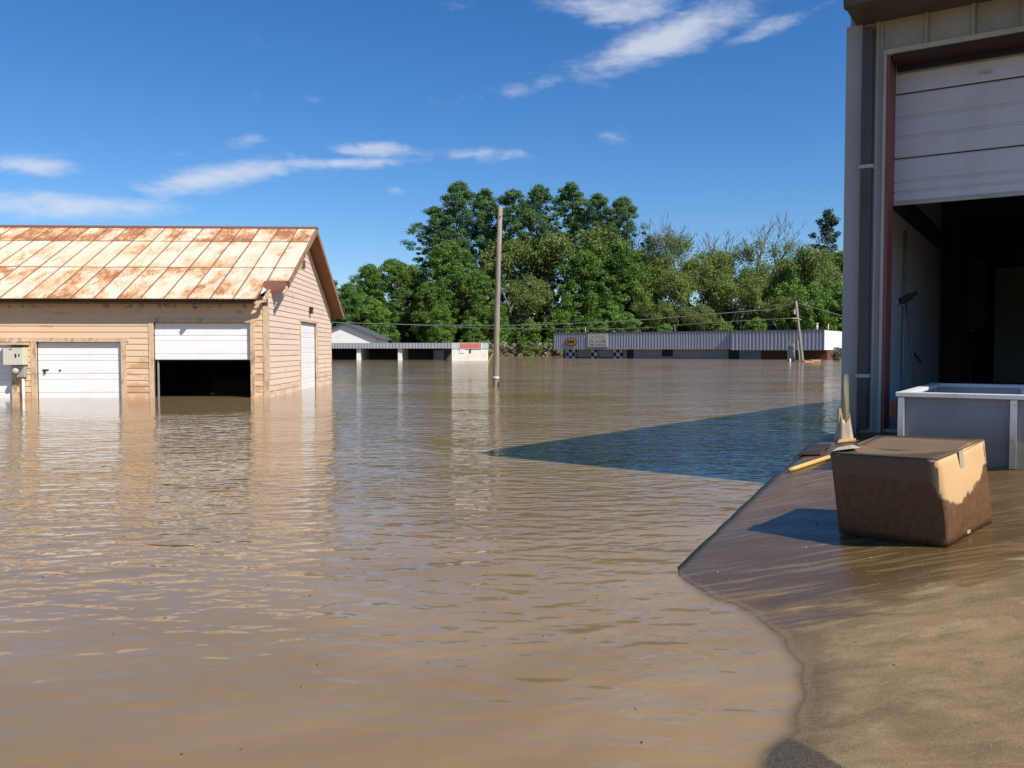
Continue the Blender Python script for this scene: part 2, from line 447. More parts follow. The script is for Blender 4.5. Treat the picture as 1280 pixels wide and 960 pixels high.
def mat_trim():
    m, t, b = new_mat('peeling_trim')
    p = t.pos()
    n = t.noise(t.map(p, sc=(1, 1, 0.35)), 7, 5, 0.7, 0.3)
    f = t.noise(t.map(p, sc=(1, 1, 0.2)), 40, 3, 0.6)
    c = t.mix(t.step(n, 0.52, 0.62), (0.66, 0.46, 0.29), (0.36, 0.26, 0.17))
    c = t.mix(t.m('MULTIPLY', t.step(f, 0.52, 0.75), 0.6), c, (0.14, 0.10, 0.075))
    t.put(b.inputs['Base Color'], c); b.inputs['Roughness'].default_value = 0.85
    t.put(b.inputs['Normal'], t.bump(f, 0.4, 0.006))
    return m
M_TRIM = mat_trim()
M_WHITE = paint('white_door_paint', (0.86, 0.86, 0.84), (0.76, 0.74, 0.69), 1.2, 0.4, 0.45, stretch=(1, 1, 2))
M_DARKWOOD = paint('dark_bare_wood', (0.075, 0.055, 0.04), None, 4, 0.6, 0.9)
M_SOFFIT = paint('brown_soffit', (0.235, 0.125, 0.07), None, 3, 0.5, 0.85, stretch=(4, 0.6, 1))
M_FASCIA = paint('weathered_fascia', (0.30, 0.18, 0.11), (0.15, 0.09, 0.06), 3, 0.7, 0.85)
M_METALGREY = paint('grey_metal', (0.42, 0.43, 0.42), None, 5, 0.4, 0.45, 0.3)
M_PUTTY = paint('putty_enamel', (0.62, 0.60, 0.47), (0.5, 0.46, 0.34), 5, 0.4, 0.5)
M_BLACK = paint('black_paint', (0.02, 0.02, 0.02), None, 5, 0.3, 0.6)
M_GLASS = new_mat('meter_glass')[0]
_g = M_GLASS.node_tree.nodes['Principled BSDF']; _g.inputs['Base Color'].default_value = (0.5, 0.48, 0.33, 1); _g.inputs['Roughness'].default_value = 0.12
M_RED = paint('red_oxide_steel', (0.29, 0.098, 0.085), (0.20, 0.065, 0.055), 4, 0.5, 0.6)

def mat_roof(name, thr):
    """galvanised sheet gone cream and orange with rust; each sheet carries its own stage of it"""
    m, t, b = new_mat(name)
    p = t.pos(); uvx, uvy, _ = t.xyz(t.uv()); r = t.rnd()
    q = t.v('ADD', p, t.cxyz(t.m('MULTIPLY', r, 40.0), t.m('MULTIPLY', r, 17.0), 0.0))
    n = t.noise(t.map(q, sc=(1.0, 0.55, 0.55)), 1.5, 5, 0.62, 0.5)
    f = t.noise(t.map(q, sc=(2.2, 0.45, 0.45)), 8, 5, 0.7)
    spot = t.noise(t.map(p, sc=(1.0, 0.8, 0.8)), 0.75, 3, 0.55, 0.3)
    s = t.m('ADD', t.m('ADD', t.m('MULTIPLY', n, 0.45), t.m('MULTIPLY', f, 0.34)), t.m('ADD', t.m('MULTIPLY', spot, 0.5), t.m('MULTIPLY', t.m('SUBTRACT', r, 0.5), 0.08)))
    k = t.step(s, thr - 0.02, thr + 0.12)
    k2 = t.step(s, thr + 0.07, thr + 0.17)
    base = t.mix(t.step(n, 0.3, 0.7), (0.66, 0.59, 0.46), (0.57, 0.46, 0.30))
    c = t.mix(t.m('MULTIPLY', k, 0.85), base, (0.52, 0.26, 0.10))
    c = t.mix(t.m('MULTIPLY', k2, 0.9), c, (0.30, 0.105, 0.04))
    e = t.m('MINIMUM', uvx, t.m('SUBTRACT', 1.0, uvx))
    edge = t.step(t.m('ADD', e, t.m('MULTIPLY', t.m('SUBTRACT', f, 0.5), 0.06)), 0.075, 0.02)
    c = t.mix(t.m('MULTIPLY', edge, 0.9), c, (0.20, 0.065, 0.035))
    lap = t.step(t.m('ADD', uvy, t.m('MULTIPLY', t.m('SUBTRACT', f, 0.5), 0.25)), 0.09, 0.0)
    c = t.mix(t.m('MULTIPLY', lap, 0.55), c, (0.33, 0.13, 0.05))
    t.put(b.inputs['Base Color'], c); b.inputs['Roughness'].default_value = 0.7
    t.put(b.inputs['Normal'], t.bump(f, 0.2, 0.006))
    return m
M_ROOF = [mat_roof('rusty_sheet_low', 0.605), mat_roof('rusty_sheet_mid', 0.66), mat_roof('rusty_sheet_top', 0.555)]
M_RUST = paint('rust', (0.19, 0.075, 0.045), (0.10, 0.04, 0.03), 6, 0.6, 0.85)

# sectional doors: each section is one part, with the pressed rib and the joint as real relief
def section_mesh(w, h, mat, ribs=None):
    prof = [(0, 0.0), (0.0, 0.010), (0.016, 0.022)]
    for r in (ribs or (h * 0.31,)): prof += [(r - 0.016, 0.022), (r - 0.008, 0.006), (r + 0.008, 0.006), (r + 0.016, 0.022)]
    prof += [(h - 0.018, 0.022), (h - 0.003, 0.008), (h - 0.003, 0.0)]
    vs = []; n = len(prof)
    for xx in (0, w):
        for z, o in prof: vs.append((xx, -o, z))
    fs = [(i, n + i, n + i + 1, i + 1) for i in range(n - 1)]
    fs += [tuple(range(n)), tuple(reversed(range(n, 2 * n)))]
    me = bpy.data.meshes.new('door_section'); me.from_pydata(vs, [], fs); me.materials.append(mat); me.update()
    return me

def sectional_door(parent, x0, x1, y, ztop, zbot, sec, mat, rotz=0.0, loc=None):
    d_ = empty('overhead_door', loc or (x0, y, 0), rotz, parent)
    me = section_mesh(x1 - x0, sec, mat); z = ztop
    while z > zbot + 0.02:
        link('door_section', me, d_, (0, 0, z - sec)); z -= sec
    return d_

# ------------------------------------------------------------------ the peach garage
def build_garage():
    g = empty('garage_building', (-7.116, 24.974, 0), 0.04)
    tag(g, 'peach sided garage with rusty corrugated roof standing in the flood', 'garage')
    LX, D = -16.0, 10.8
    SL, EZ = 0.48, 2.80
    rz = lambda y: EZ + SL * (min(y, D - y) + 0.5)            # top of the roof deck
    uz = lambda y: rz(y) - 0.16
    # structural walls behind the boards
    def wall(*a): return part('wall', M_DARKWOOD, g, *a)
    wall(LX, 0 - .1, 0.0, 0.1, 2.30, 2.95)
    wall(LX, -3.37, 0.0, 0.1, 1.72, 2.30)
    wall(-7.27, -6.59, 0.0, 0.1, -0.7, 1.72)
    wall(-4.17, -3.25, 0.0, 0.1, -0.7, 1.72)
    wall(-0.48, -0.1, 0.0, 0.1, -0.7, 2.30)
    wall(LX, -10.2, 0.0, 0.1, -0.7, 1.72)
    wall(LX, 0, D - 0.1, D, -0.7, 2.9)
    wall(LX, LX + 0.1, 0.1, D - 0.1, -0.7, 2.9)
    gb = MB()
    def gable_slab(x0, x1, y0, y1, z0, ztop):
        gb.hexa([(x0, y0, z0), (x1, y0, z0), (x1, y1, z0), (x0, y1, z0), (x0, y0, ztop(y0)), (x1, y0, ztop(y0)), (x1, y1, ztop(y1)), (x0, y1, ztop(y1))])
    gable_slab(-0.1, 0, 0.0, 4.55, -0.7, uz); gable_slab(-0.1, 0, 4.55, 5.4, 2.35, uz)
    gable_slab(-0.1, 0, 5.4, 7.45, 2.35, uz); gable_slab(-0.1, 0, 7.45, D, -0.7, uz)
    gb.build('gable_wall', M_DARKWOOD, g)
    # lap boards
    EXP = 0.174
    def front_board(x0, x1, z0):
        h = EXP + 0.02
        MB().hexa([(x0, -0.026, z0), (x1, -0.026, z0), (x1, 0.0, z0), (x0, 0.0, z0), (x0, -0.008, z0 + h), (x1, -0.008, z0 + h), (x1, 0.0, z0 + h), (x0, 0.0, z0 + h)]).build('siding_board', M_SIDE_F, g)
    def gable_board(y0a, y1a, y0b, y1b, z0, h):
        MB().hexa([(0.026, y0a, z0), (0.026, y1a, z0), (0.0, y1a, z0), (0.0, y0a, z0), (0.008, y0b, z0 + h), (0.008, y1b, z0 + h), (0.0, y1b, z0 + h), (0.0, y0b, z0 + h)]).build('siding_board', M_SIDE_G, g)
    z = -0.35
    while z < 2.72:
        if z + EXP <= 1.66:
            for x0, x1 in ((-7.135, -6.725), (-4.03, -3.385), (-0.355, -0.112)): front_board(x0, x1, z)
            front_board(LX, -10.0, z)
        elif z + EXP < 1.80:
            for x0, x1 in ((-4.03, -3.385), (-0.355, -0.112)): front_board(x0, x1, z)
        elif z + EXP < 2.35:
            front_board(LX, -3.385, z); front_board(-0.355, -0.112, z)
        else: front_board(LX, -0.112, z)
        z += EXP
    z = -0.35
    while z < 4.95:
        h = EXP + 0.018
        def cut(zz):
            if zz < uz(0) - 0.02: return 0.112, D - 0.05
            y = (zz + 0.02 + 0.16 - EZ) / SL - 0.5
            return max(0.112, y), min(D - 0.05, D - y)
        (a0, a1), (b0, b1) = cut(z), cut(z + h)
        if b1 - b0 > 0.15:
            if z + 0.09 < 2.46:
                gable_board(a0, 4.44, b0, 4.44, z, h); gable_board(7.62, a1, 7.62, b1, z, h)
            else: gable_board(a0, a1, b0, b1, z, h)
        z += EXP
    # trim
    tr = lambda *a: part('trim_board', M_TRIM, g, *a)
    tr(-0.115, 0.034, -0.034, 0.0, -0.7, 2.66); tr(0.0, 0.034, 0.002, 0.115, -0.7, 2.66)
    tr(0.0, 0.034, D - 0.06, D + 0.01, -0.7, 2.6)
    tr(-6.725, -6.58, -0.04, 0.02, -0.7, 1.62); tr(-4.178, -4.03, -0.04, 0.02, -0.7, 1.62)
    tr(-7.275, -7.135, -0.04, 0.02, -0.7, 1.62)
    tr(-10.2, -3.95, -0.045, 0.018, 1.621, 1.735)
    tr(-3.385, -3.25, -0.04, 0.02, -0.7, 2.18); tr(-0.482, -0.355, -0.04, 0.02, -0.7, 2.18)
    tr(-3.39, -0.35, -0.045, 0.018, 2.181, 2.29)
    tr(0.0, 0.042, 4.44, 4.58, -0.7, 2.37); tr(0.0, 0.042, 7.44, 7.62, -0.7, 2.37); tr(0.0, 0.05, 4.40, 7.66, 2.371, 2.47)
    part('frieze_board', M_TRIM, g, LX, -0.12, -0.05, -0.002, 2.60, 2.72)
    # overhead doors
    dd = sectional_door(g, -6.58, -4.178, 0.10, 1.62, -0.7, 0.545, M_WHITE)
    MB().box(0.12, 0.30, -0.045, -0.022, 0.80, 0.83).box(0.17, 0.21, -0.06, -0.022, 0.70, 0.83).build('handle', M_BLACK, dd)
    MB().tube([(0.62, -0.045, 0.80), (0.62, -0.015, 0.80)], 0.028, 10).build('lock', M_BLACK, dd)
    sectional_door(g, -10.0, -7.275, 0.10, 1.62, -0.7, 0.545, M_WHITE)
    sectional_door(g, -3.25, -0.482, 0.10, 2.18, 1.10, 0.54, M_WHITE)
    sectional_door(g, 0, 2.86, 0, 2.37, -0.7, 0.545, M_WHITE, R(90), (-0.06, 4.58, 0))
    for x in (-3.21, -0.53): part('door_track', M_METALGREY, g, x, x + 0.04, 0.14, 0.18, -0.7, 2.1)
    # roof sheets: three courses of corrugated iron, each sheet its own part
    OV = 0.46
    rows = [(-0.50, 1.86), (1.77, 4.08), (3.98, 5.46)]
    W = 0.65; NC = 10
    def sheet_mesh(y0, y1, w, lift):
        xs = np.linspace(0, w, NC * 4 + 1); ny = 3
        vs = []; fs = []; uv = []
        for j in range(ny + 1):
            y = y0 + (y1 - y0) * j / ny
            for x in xs:
                vs.append((x, y, EZ + SL * (y + 0.5) + lift + 0.0105 * math.cos(2 * math.pi * x / (W / NC)) - (0.004 if j == ny else 0)))
                uv.append((x / w, (y - y0)))
        n = len(xs)
        for j in range(ny):
            for i in range(n - 1): fs.append((j * n + i, j * n + i + 1, (j + 1) * n + i + 1, (j + 1) * n + i))
        me = bpy.data.meshes.new('roof_sheet'); me.from_pydata(vs, [], fs)
        l = me.uv_layers.new(name='UVMap')
        for lp in me.loops: l.data[lp.index].uv = uv[lp.vertex_index]
        me.polygons.foreach_set('use_smooth', [True] * len(me.polygons))
        me.update(); return me
    rng = random.Random(11)
    for ri, (y0, y1) in enumerate(rows):
        me = sheet_mesh(y0, y1, W + 0.02, 0.035 + 0.012 * ri); me.materials.append(M_ROOF[ri])
        x = OV - W; first = True
        while x > LX - 0.4:
            if first and ri == 0:                                # the torn corner sheet stops short
                m2 = sheet_mesh(0.78, 1.86, W + 0.02, 0.035); m2.materials.append(M_ROOF[ri])
                o = link('roof_sheet', m2, g, (x, 0, 0))
            else:
                o = link('roof_sheet', me, g, (x, 0, rng.uniform(0, 0.006)))
            first = False; x -= W
    # curled end of the torn sheet
    xs = np.linspace(OV - W - 0.05, OV - 0.02, 25); vs = []; fs = []
    for j in range(7):
        a = j / 6
        for x in xs:
            k = (x - xs[0]) / (xs[-1] - xs[0])
            y = 0.80 - 0.42 * math.sin(1.75 * a) * (1 - 0.2 * k); zz = EZ + SL * (0.8 + 0.5) + 0.035 - 0.26 * (1 - math.cos(1.9 * a)) * (1.15 - 0.55 * k) - 0.06 * a + 0.011 * math.cos(2 * math.pi * x / 0.065)
            vs.append((x, y, zz))
    for j in range(6):
        for i in range(24): fs.append((j * 25 + i, j * 25 + i + 1, (j + 1) * 25 + i + 1, (j + 1) * 25 + i))
    MB().add(vs, fs).build('curled_sheet', M_RUST, g, True)['label'] = 'torn roof sheet curled down and rusted brown at the corner'
    MB().add([(-0.16, 0.74, 3.42), (-0.02, 0.78, 3.40), (-0.22, 0.02, 2.98), (-0.34, -0.05, 3.0), (-0.10, 0.42, 3.16)], [(0, 1, 4), (0, 4, 2, 3)]).build('bent_flap', M_WHITE, g)
    # deck, rear slope, rake boards, ridge
    mb = MB()
    mb.hexa([(LX - .4, -0.36, EZ - .10 + SL * .14), (OV - 0.66, -0.36, EZ - .10 + SL * .14), (OV - 0.66, 0.80, EZ - .10 + SL * 1.28), (LX - .4, 0.80, EZ - .10 + SL * 1.28),
             (LX - .4, -0.36, EZ + SL * .14), (OV - 0.66, -0.36, EZ + SL * .14), (OV - 0.66, 0.80, EZ + SL * 1.28), (LX - .4, 0.80, EZ + SL * 1.28)])
    mb.build('eave_deck', M_DARKWOOD, g)
    mb = MB()
    mb.hexa([(LX - .4, 0.802, EZ - .10 + SL * 1.302), (OV, 0.802, EZ - .10 + SL * 1.302), (OV, 5.4, EZ - .10 + SL * 5.9), (LX - .4, 5.4, EZ - .10 + SL * 5.9),
             (LX - .4, 0.802, EZ + SL * 1.302), (OV, 0.802, EZ + SL * 1.302), (OV, 5.4, EZ + SL * 5.9), (LX - .4, 5.4, EZ + SL * 5.9)])
    mb.build('roof_deck', M_SOFFIT, g)
    mb = MB()
    mb.hexa([(LX - .4, 5.402, EZ - .10 + SL * 5.9), (OV, 5.402, EZ - .10 + SL * 5.9), (OV, D + .5, EZ - .10), (LX - .4, D + .5, EZ - .10),
             (LX - .4, 5.402, EZ + SL * 5.9), (OV, 5.402, EZ + SL * 5.9), (OV, D + .5, EZ), (LX - .4, D + .5, EZ)])
    mb.build('roof_deck', M_SOFFIT, g)
    mb = MB()
    mb.hexa([(LX - .4, 5.44, EZ + SL * 5.9 + 0.005), (OV + .02, 5.44, EZ + SL * 5.9 + 0.005), (OV + .02, D + .56, EZ + 0.004), (LX - .4, D + .56, EZ + 0.004),
             (LX - .4, 5.44, EZ + SL * 5.9 + 0.03), (OV + .02, 5.44, EZ + SL * 5.9 + 0.03), (OV + .02, D + .56, EZ + 0.03), (LX - .4, D + .56, EZ + 0.03)])
    mb.build('rear_roof', M_RUST, g)
    for s in (0, 1):
        f = (lambda y: y) if s == 0 else (lambda y: D - y)
        y0 = 0.80 if s == 0 else -0.5
        a, b = (OV + 0.012, f(y0), EZ + SL * (y0 + .5) - 0.065), (OV + 0.012, f(5.4), EZ + SL * 5.9 - 0.065)
        MB().bar(a, b, 0.022, 0.17).build('rake_board', M_FASCIA, g)
    rc = MB()
    for sgn in (-1, 1):
        rc.hexa([(LX - .4, 5.4, EZ + SL * 5.9 + .075), (OV + .03, 5.4, EZ + SL * 5.9 + .075), (OV + .03, 5.4 + sgn * .18, EZ + SL * 5.72 + .068), (LX - .4, 5.4 + sgn * .18, EZ + SL * 5.72 + .068),
                 (LX - .4, 5.4, EZ + SL * 5.9 + .09), (OV + .03, 5.4, EZ + SL * 5.9 + .09), (OV + .03, 5.4 + sgn * .18, EZ + SL * 5.72 + .083), (LX - .4, 5.4 + sgn * .18, EZ + SL * 5.72 + .083)])
    rc.build('ridge_cap', M_RUST, g)
    part('fascia_board', M_DARKWOOD, g, LX - .4, OV - 0.70, -0.385, -0.362, EZ - .06, EZ + .05)  # coloured dark to stand for the shadow under the eave
    # broken rafter ends left hanging at the torn corner
    MB().bar((-0.02, -0.30, 2.80), (-0.02, 1.2, 3.42), 0.05, 0.13).build('rafter', M_TRIM, g)
    MB().bar((0.40, 0.35, 3.02), (0.40, 1.2, 3.42), 0.05, 0.12).build('rafter', M_TRIM, g)
    MB().bar((-0.30, -0.34, 2.74), (0.05, -0.28, 2.80), 0.10, 0.07).build('splintered_board', M_TRIM, g)
    # louvre vent, wall light, eave flood light
    vt = empty('gable_vent', (0.03, 5.05, 4.25), 0, g)
    MB().add([(0.0, -0.32, 0), (0.0, 0.32, 0), (0.0, 0.32, 0.20), (0.0, 0.0, 0.42), (0.0, -0.32, 0.20), (0.03, -0.32, 0), (0.03, 0.32, 0), (0.03, 0.32, 0.20), (0.03, 0, 0.42), (0.03, -0.32, 0.20)],
             [(5, 6, 7, 8, 9), (0, 1, 6, 5), (1, 2, 7, 6), (2, 3, 8, 7), (3, 4, 9, 8), (4, 0, 5, 9)]).build('vent_frame', M_TRIM, vt)
    for i in range(4): MB().box(0.03, 0.05, -0.25, 0.25, 0.03 + i * 0.07, 0.055 + i * 0.07).build('louvre', M_DARKWOOD, vt)
    wl = empty('wall_light', (0.03, 6.2, 2.70), 0, g)
    MB().box(0, 0.12, -0.09, 0.09, 0.0, 0.24).build('lamp_body', M_BLACK, wl, bevel=0.015)
    MB().box(0.121, 0.13, -0.07, 0.07, 0.02, 0.12).build('lamp_lens', M_METALGREY, wl)
    MB().tube([(-1.95, -0.42, 2.66), (-1.95, -0.30, 2.60)], [0.07, 0.04], 10).build('eave_lamp', M_BLACK, g)
    # meter cabinet, hood, meter and conduit
    cab = empty('electrical_cabinet', (-7.07, -0.04, 0), 0, g)
    MB().box(-0.28, 0.275, -0.30, -0.002, 0.96, 1.47).build('cabinet', M_PUTTY, cab, bevel=0.012)
    MB().box(-0.40, 0.33, -0.36, -0.002, 1.535, 1.60).build('hood_board', M_TRIM, cab)
    MB().box(0.06, 0.10, -0.315, -0.301, 1.18, 1.28).box(0.16, 0.19, -0.315, -0.301, 1.21, 1.27).box(-0.10, -0.02, -0.308, -0.301, 1.40, 1.42).build('latch', M_BLACK, cab)
    mt = MB().box(-0.12, 0.235, -0.16, -0.002, 0.61, 0.94).build('meter_socket', M_METALGREY, cab, bevel=0.01)
    MB().tube([(0.03, -0.17, 0.79), (0.03, -0.27, 0.79), (0.03, -0.30, 0.79)], [0.085, 0.082, 0.06], 20).build('meter', M_GLASS, mt, True)
    MB().tube([(0.16, -0.09, -0.7), (0.16, -0.09, 0.612)], 0.035, 12).build('conduit', paint('pale_pipe', (0.72, 0.72, 0.70), None, 6, 0.3, 0.5), cab, True)
    # dim furniture inside the flooded bay
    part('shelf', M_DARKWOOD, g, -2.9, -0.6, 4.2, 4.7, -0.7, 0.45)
    return g
build_garage()

# ------------------------------------------------------------------ the big metal shed on the right
M_SHEDWALL = paint('grey_tan_steel', (0.38, 0.385, 0.375), (0.25, 0.24, 0.215), 1.8, 0.75, 0.5, stretch=(1, 1, 0.35))
M_SHEDTRIM = paint('cream_trim', (0.47, 0.45, 0.36), (0.3, 0.28, 0.2), 3, 0.5, 0.5)
M_GUTTER = paint('bronze_gutter', (0.085, 0.075, 0.065), None, 3, 0.4, 0.5)
M_SHEDDOOR = paint('dusty_white_door', (0.62, 0.625, 0.66), (0.52, 0.51, 0.52), 1.5, 0.55, 0.55, stretch=(1.5, 1, 0.6))
M_LINER = paint('grey_liner', (0.84, 0.85, 0.88), (0.66, 0.66, 0.68), 1.0, 0.7, 0.8, stretch=(1, 1, 0.4))
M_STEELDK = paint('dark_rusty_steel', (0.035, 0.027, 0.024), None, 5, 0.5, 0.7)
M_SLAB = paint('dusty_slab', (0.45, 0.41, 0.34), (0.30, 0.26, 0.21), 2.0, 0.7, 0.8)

M_HEAD = paint('shaded_dirty_red_steel', (0.045, 0.022, 0.02), None, 4, 0.5, 0.7)  # header red darkened for the eave's shade as well as dirt

def build_shed():
    s = empty('metal_shed', SHED, SHED_RZ)
    tag(s, 'tall metal shed with half open overhead door above the ramp', 'shed')
    DEP, LEN = 15.0, 9.6
    zr = lambda y: 4.90 - 0.10 * max(y, 0)
    FZ = 0.60
    part('floor_slab', M_SLAB, s, 0.0, LEN, 0.02, DEP, -0.9, FZ)
    # end walls: outer skin with liner
    mb = MB()
    def slope_wall(x0, x1, y0, y1, z0):
        mb.hexa([(x0, y0, z0), (x1, y0, z0), (x1, y1, z0), (x0, y1, z0), (x0, y0, zr(y0) - .03), (x1, y0, zr(y0) - .03), (x1, y1, zr(y1) - .03), (x0, y1, zr(y1) - .03)])
    slope_wall(0.0, 0.05, 0.06, DEP, -0.9); mb.build('side_wall', M_SHEDWALL, s)
    mb = MB(); slope_wall(0.10, 0.16, 0.30, DEP - .1, FZ + 0.003); mb.build('liner_wall', M_LINER, s)
    mb = MB(); slope_wall(LEN - .1, LEN, 0.06, DEP, -0.9); mb.build('side_wall', M_SHEDWALL, s)
    part('rear_wall', M_LINER, s, 0.05, LEN - .1, DEP - .1, DEP, -0.9, zr(DEP) + .0)
    mb = MB()
    mb.hexa([(0.0, 0.06, 4.88), (LEN, 0.06, 4.88), (LEN, DEP + .1, zr(DEP + .1) - .02), (0.0, DEP + .1, zr(DEP + .1) - .02),
             (0.0, 0.06, 4.94), (LEN, 0.06, 4.94), (LEN, DEP + .1, zr(DEP + .1) + .04), (0.0, DEP + .1, zr(DEP + .1) + .04)])
    mb.build('roof', M_GUTTER, s)
    # eave box and gutter that shade the front, flared to stretch the shadow on the water
    fy = lambda x, y: y - 0.10 * x
    def eave(name, y0, y1, z0, z1):
        MB().hexa([(0.07, fy(0, y0), z0), (LEN, fy(LEN, y0), z0), (LEN, y1, z0), (0.07, y1, z0), (0.07, fy(0, y0), z1), (LEN, fy(LEN, y0), z1), (LEN, y1, z1), (0.07, y1, z1)]).build(name, M_GUTTER, s)
    eave('eave_soffit', -0.498, 0.058, 4.64, 4.72); eave('eave_roof', -0.498, 0.058, 4.722, 4.99)
    gt = MB()
    prof = [(-0.50, 4.63), (-0.57, 4.64), (-0.585, 4.69), (-0.585, 4.98), (-0.565, 5.0), (-0.50, 5.0)]
    n = len(prof)
    gt.add([(x, fy(x, y), z) for x in (0.06, LEN) for y, z in prof], [(i, i + 1, n + i + 1, n + i) for i in range(n - 1)] + [(n - 1, 0, n, 2 * n - 1), tuple(reversed(range(n))), tuple(range(n, 2 * n))])
    gt.build('gutter', M_GUTTER, s)
    # front wall
    DX0, DX1, DZ = 0.36, 4.30, 4.30
    part('corner_trim', M_SHEDWALL, s, -0.02, 0.135, -0.03, 0.05, -0.9, 4.638)
    part('wall_panel', M_SHEDWALL, s, 0.136, DX0 - 0.03, -0.004, 0.05, -0.9, 4.638)
    dn = MB(); dn.box(0.142, 0.245, -0.10, -0.006, 0.60, 4.58); dn.build('downspout', M_GUTTER, s, bevel=0.012)
    for z in (1.12, 3.2): part('downspout_strap', M_SHEDTRIM, s, 0.130, 0.262, -0.106, -0.003, z, z + 0.035)
    part('wall_rib', M_SHEDTRIM, s, 0.262, 0.285, -0.024, -0.003, 0.58, 4.638)
    part('edge_trim', M_SHEDTRIM, s, DX0 - 0.028, DX0, -0.03, 0.05, 0.57, DZ + 0.05)
    part('edge_trim', M_SHEDTRIM, s, DX0 + 0.002, DX1 - .002, -0.03, 0.05, DZ + 0.001, DZ + 0.05)
    part('edge_trim', M_SHEDTRIM, s, DX1, DX1 + 0.028, -0.03, 0.05, 0.57, DZ + 0.05)
    x = DX0 - 0.028
    while x < LEN - 0.2:                                          # ribbed panels over and beside the door
        z0 = DZ + 0.052 if x < DX1 else -0.9
        x1 = min(x + 0.40, LEN)
        MB().box(x + 0.002, x1 - 0.05, -0.004, 0.05, z0, 4.638).hexa([(x1 - .05, -.004, z0), (x1 - .035, -.035, z0), (x1 - .013, -.035, z0), (x1 - .0, -.004, z0), (x1 - .05, -.004, 4.638), (x1 - .035, -.035, 4.638), (x1 - .013, -.035, 4.638), (x1 - 0, -.004, 4.638)]).build('wall_panel', M_SHEDWALL, s)
        x += 0.40
    # red steel opening frame
    part('door_jamb', M_RED, s, DX0 + 0.001, DX0 + 0.028, -0.006, 0.32, FZ + 0.002, DZ - 0.002)
    part('door_jamb', M_RED, s, DX1 - 0.05, DX1 - 0.001, -0.012, 0.30, FZ + 0.002, DZ - 0.002)
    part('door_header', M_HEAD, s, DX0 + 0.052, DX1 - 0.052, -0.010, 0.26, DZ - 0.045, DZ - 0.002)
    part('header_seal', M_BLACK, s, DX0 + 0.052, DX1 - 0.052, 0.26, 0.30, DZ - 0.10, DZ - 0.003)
    dr = empty('overhead_door', (DX0 + 0.03, 0.36, 0), 0, s)
    for z0, hh, ribs in ((2.905, 0.438, (0.10, 0.205)), (3.353, 0.640, (0.205, 0.40)), (4.003, 0.640, (0.205, 0.40))):
        link('door_section', section_mesh(DX1 - DX0 - .06, hh, M_SHEDDOOR, ribs), dr, (0, 0, z0))
    MB().box(0.0, DX1 - DX0 - .06, -0.03, 0.004, 2.872, 2.903).build('bottom_seal', M_SHEDTRIM, dr)
    MB().box(0.75, 0.86, -0.035, -0.023, 4.07, 4.095).build('handle', M_METALGREY, dr)
    # inside: columns, girts, breaker panel, conduits
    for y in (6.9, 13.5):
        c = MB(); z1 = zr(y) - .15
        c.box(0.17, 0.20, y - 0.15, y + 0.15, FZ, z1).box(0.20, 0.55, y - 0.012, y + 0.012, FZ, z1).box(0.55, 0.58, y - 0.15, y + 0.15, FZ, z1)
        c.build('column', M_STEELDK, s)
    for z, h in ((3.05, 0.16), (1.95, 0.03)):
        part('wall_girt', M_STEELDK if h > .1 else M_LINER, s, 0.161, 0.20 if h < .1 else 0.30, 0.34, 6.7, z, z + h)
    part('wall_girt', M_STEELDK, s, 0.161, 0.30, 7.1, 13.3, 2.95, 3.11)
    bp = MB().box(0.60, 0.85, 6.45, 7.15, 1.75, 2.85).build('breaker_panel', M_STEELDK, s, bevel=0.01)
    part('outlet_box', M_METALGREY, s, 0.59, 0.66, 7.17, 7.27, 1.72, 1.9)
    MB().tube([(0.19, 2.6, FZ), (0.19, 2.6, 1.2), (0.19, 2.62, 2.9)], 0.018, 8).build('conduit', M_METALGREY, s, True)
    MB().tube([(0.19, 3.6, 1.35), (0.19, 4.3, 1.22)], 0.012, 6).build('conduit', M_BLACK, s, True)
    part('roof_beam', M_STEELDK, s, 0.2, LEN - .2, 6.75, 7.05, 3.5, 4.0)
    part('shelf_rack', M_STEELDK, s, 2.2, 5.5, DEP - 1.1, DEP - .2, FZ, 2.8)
    return s
build_shed()

def shed_pt(a, b, z): q = SHED + E1 * a + G1 * b; return Vector((q.x, q.y, z))

# broom leaning inside the jamb
def build_broom():
    base = shed_pt(0.66, 0.46, 0.602)
    o = empty('broom', base, SHED_RZ); tag(o, 'push broom leaning head up against the red door jamb', 'broom')
    MB().tube([(0, 0, 0), (-0.14, -0.06, 1.30)], 0.013, 8).build('handle', paint('grey_wood', (0.12, 0.11, 0.09), None, 20, 0.4, 0.8), o, True)
    MB().obox((-0.148, -0.062, 1.32), (0.03, 0.12, 0.03), (0.02, -0.008, 0.0), (-0.005, -0.003, 0.03)).build('brush_head', M_BLACK, o)
    MB().obox((-0.11, -0.075, 1.34), (0.03, 0.12, 0.03), (0.03, -0.012, 0.012), (-0.005, -0.003, 0.025)).build('bristles', M_STEELDK, o)
build_broom()

# steel trailer body parked across the doorway
def mat_trailer(name, col):
    m, t, b = new_mat(name)
    p = t.pos(); z = t.xyz(p)[2]
    n = t.noise(t.map(p, sc=(1, 1, 0.6)), 3.0, 5, 0.6, 0.3); f = t.noise(p, 26, 4, 0.65)
    c = t.mix(t.step(n, 0.35, 0.75), col, tuple(k * 0.78 for k in col))
    mud = t.step(t.m('ADD', z, t.m('MULTIPLY', t.m('SUBTRACT', n, 0.5), 0.35)), 0.95, 0.60)
    c = t.mix(t.m('MULTIPLY', mud, 0.8), c, (0.20, 0.165, 0.12))
    c = t.mix(t.m('MULTIPLY', t.step(f, 0.62, 0.70), 0.6), c, (0.22, 0.13, 0.08))
    t.put(b.inputs['Base Color'], c); b.inputs['Roughness'].default_value = 0.55
    t.put(b.inputs['Normal'], t.bump(f, 0.12, 0.006))
    return m
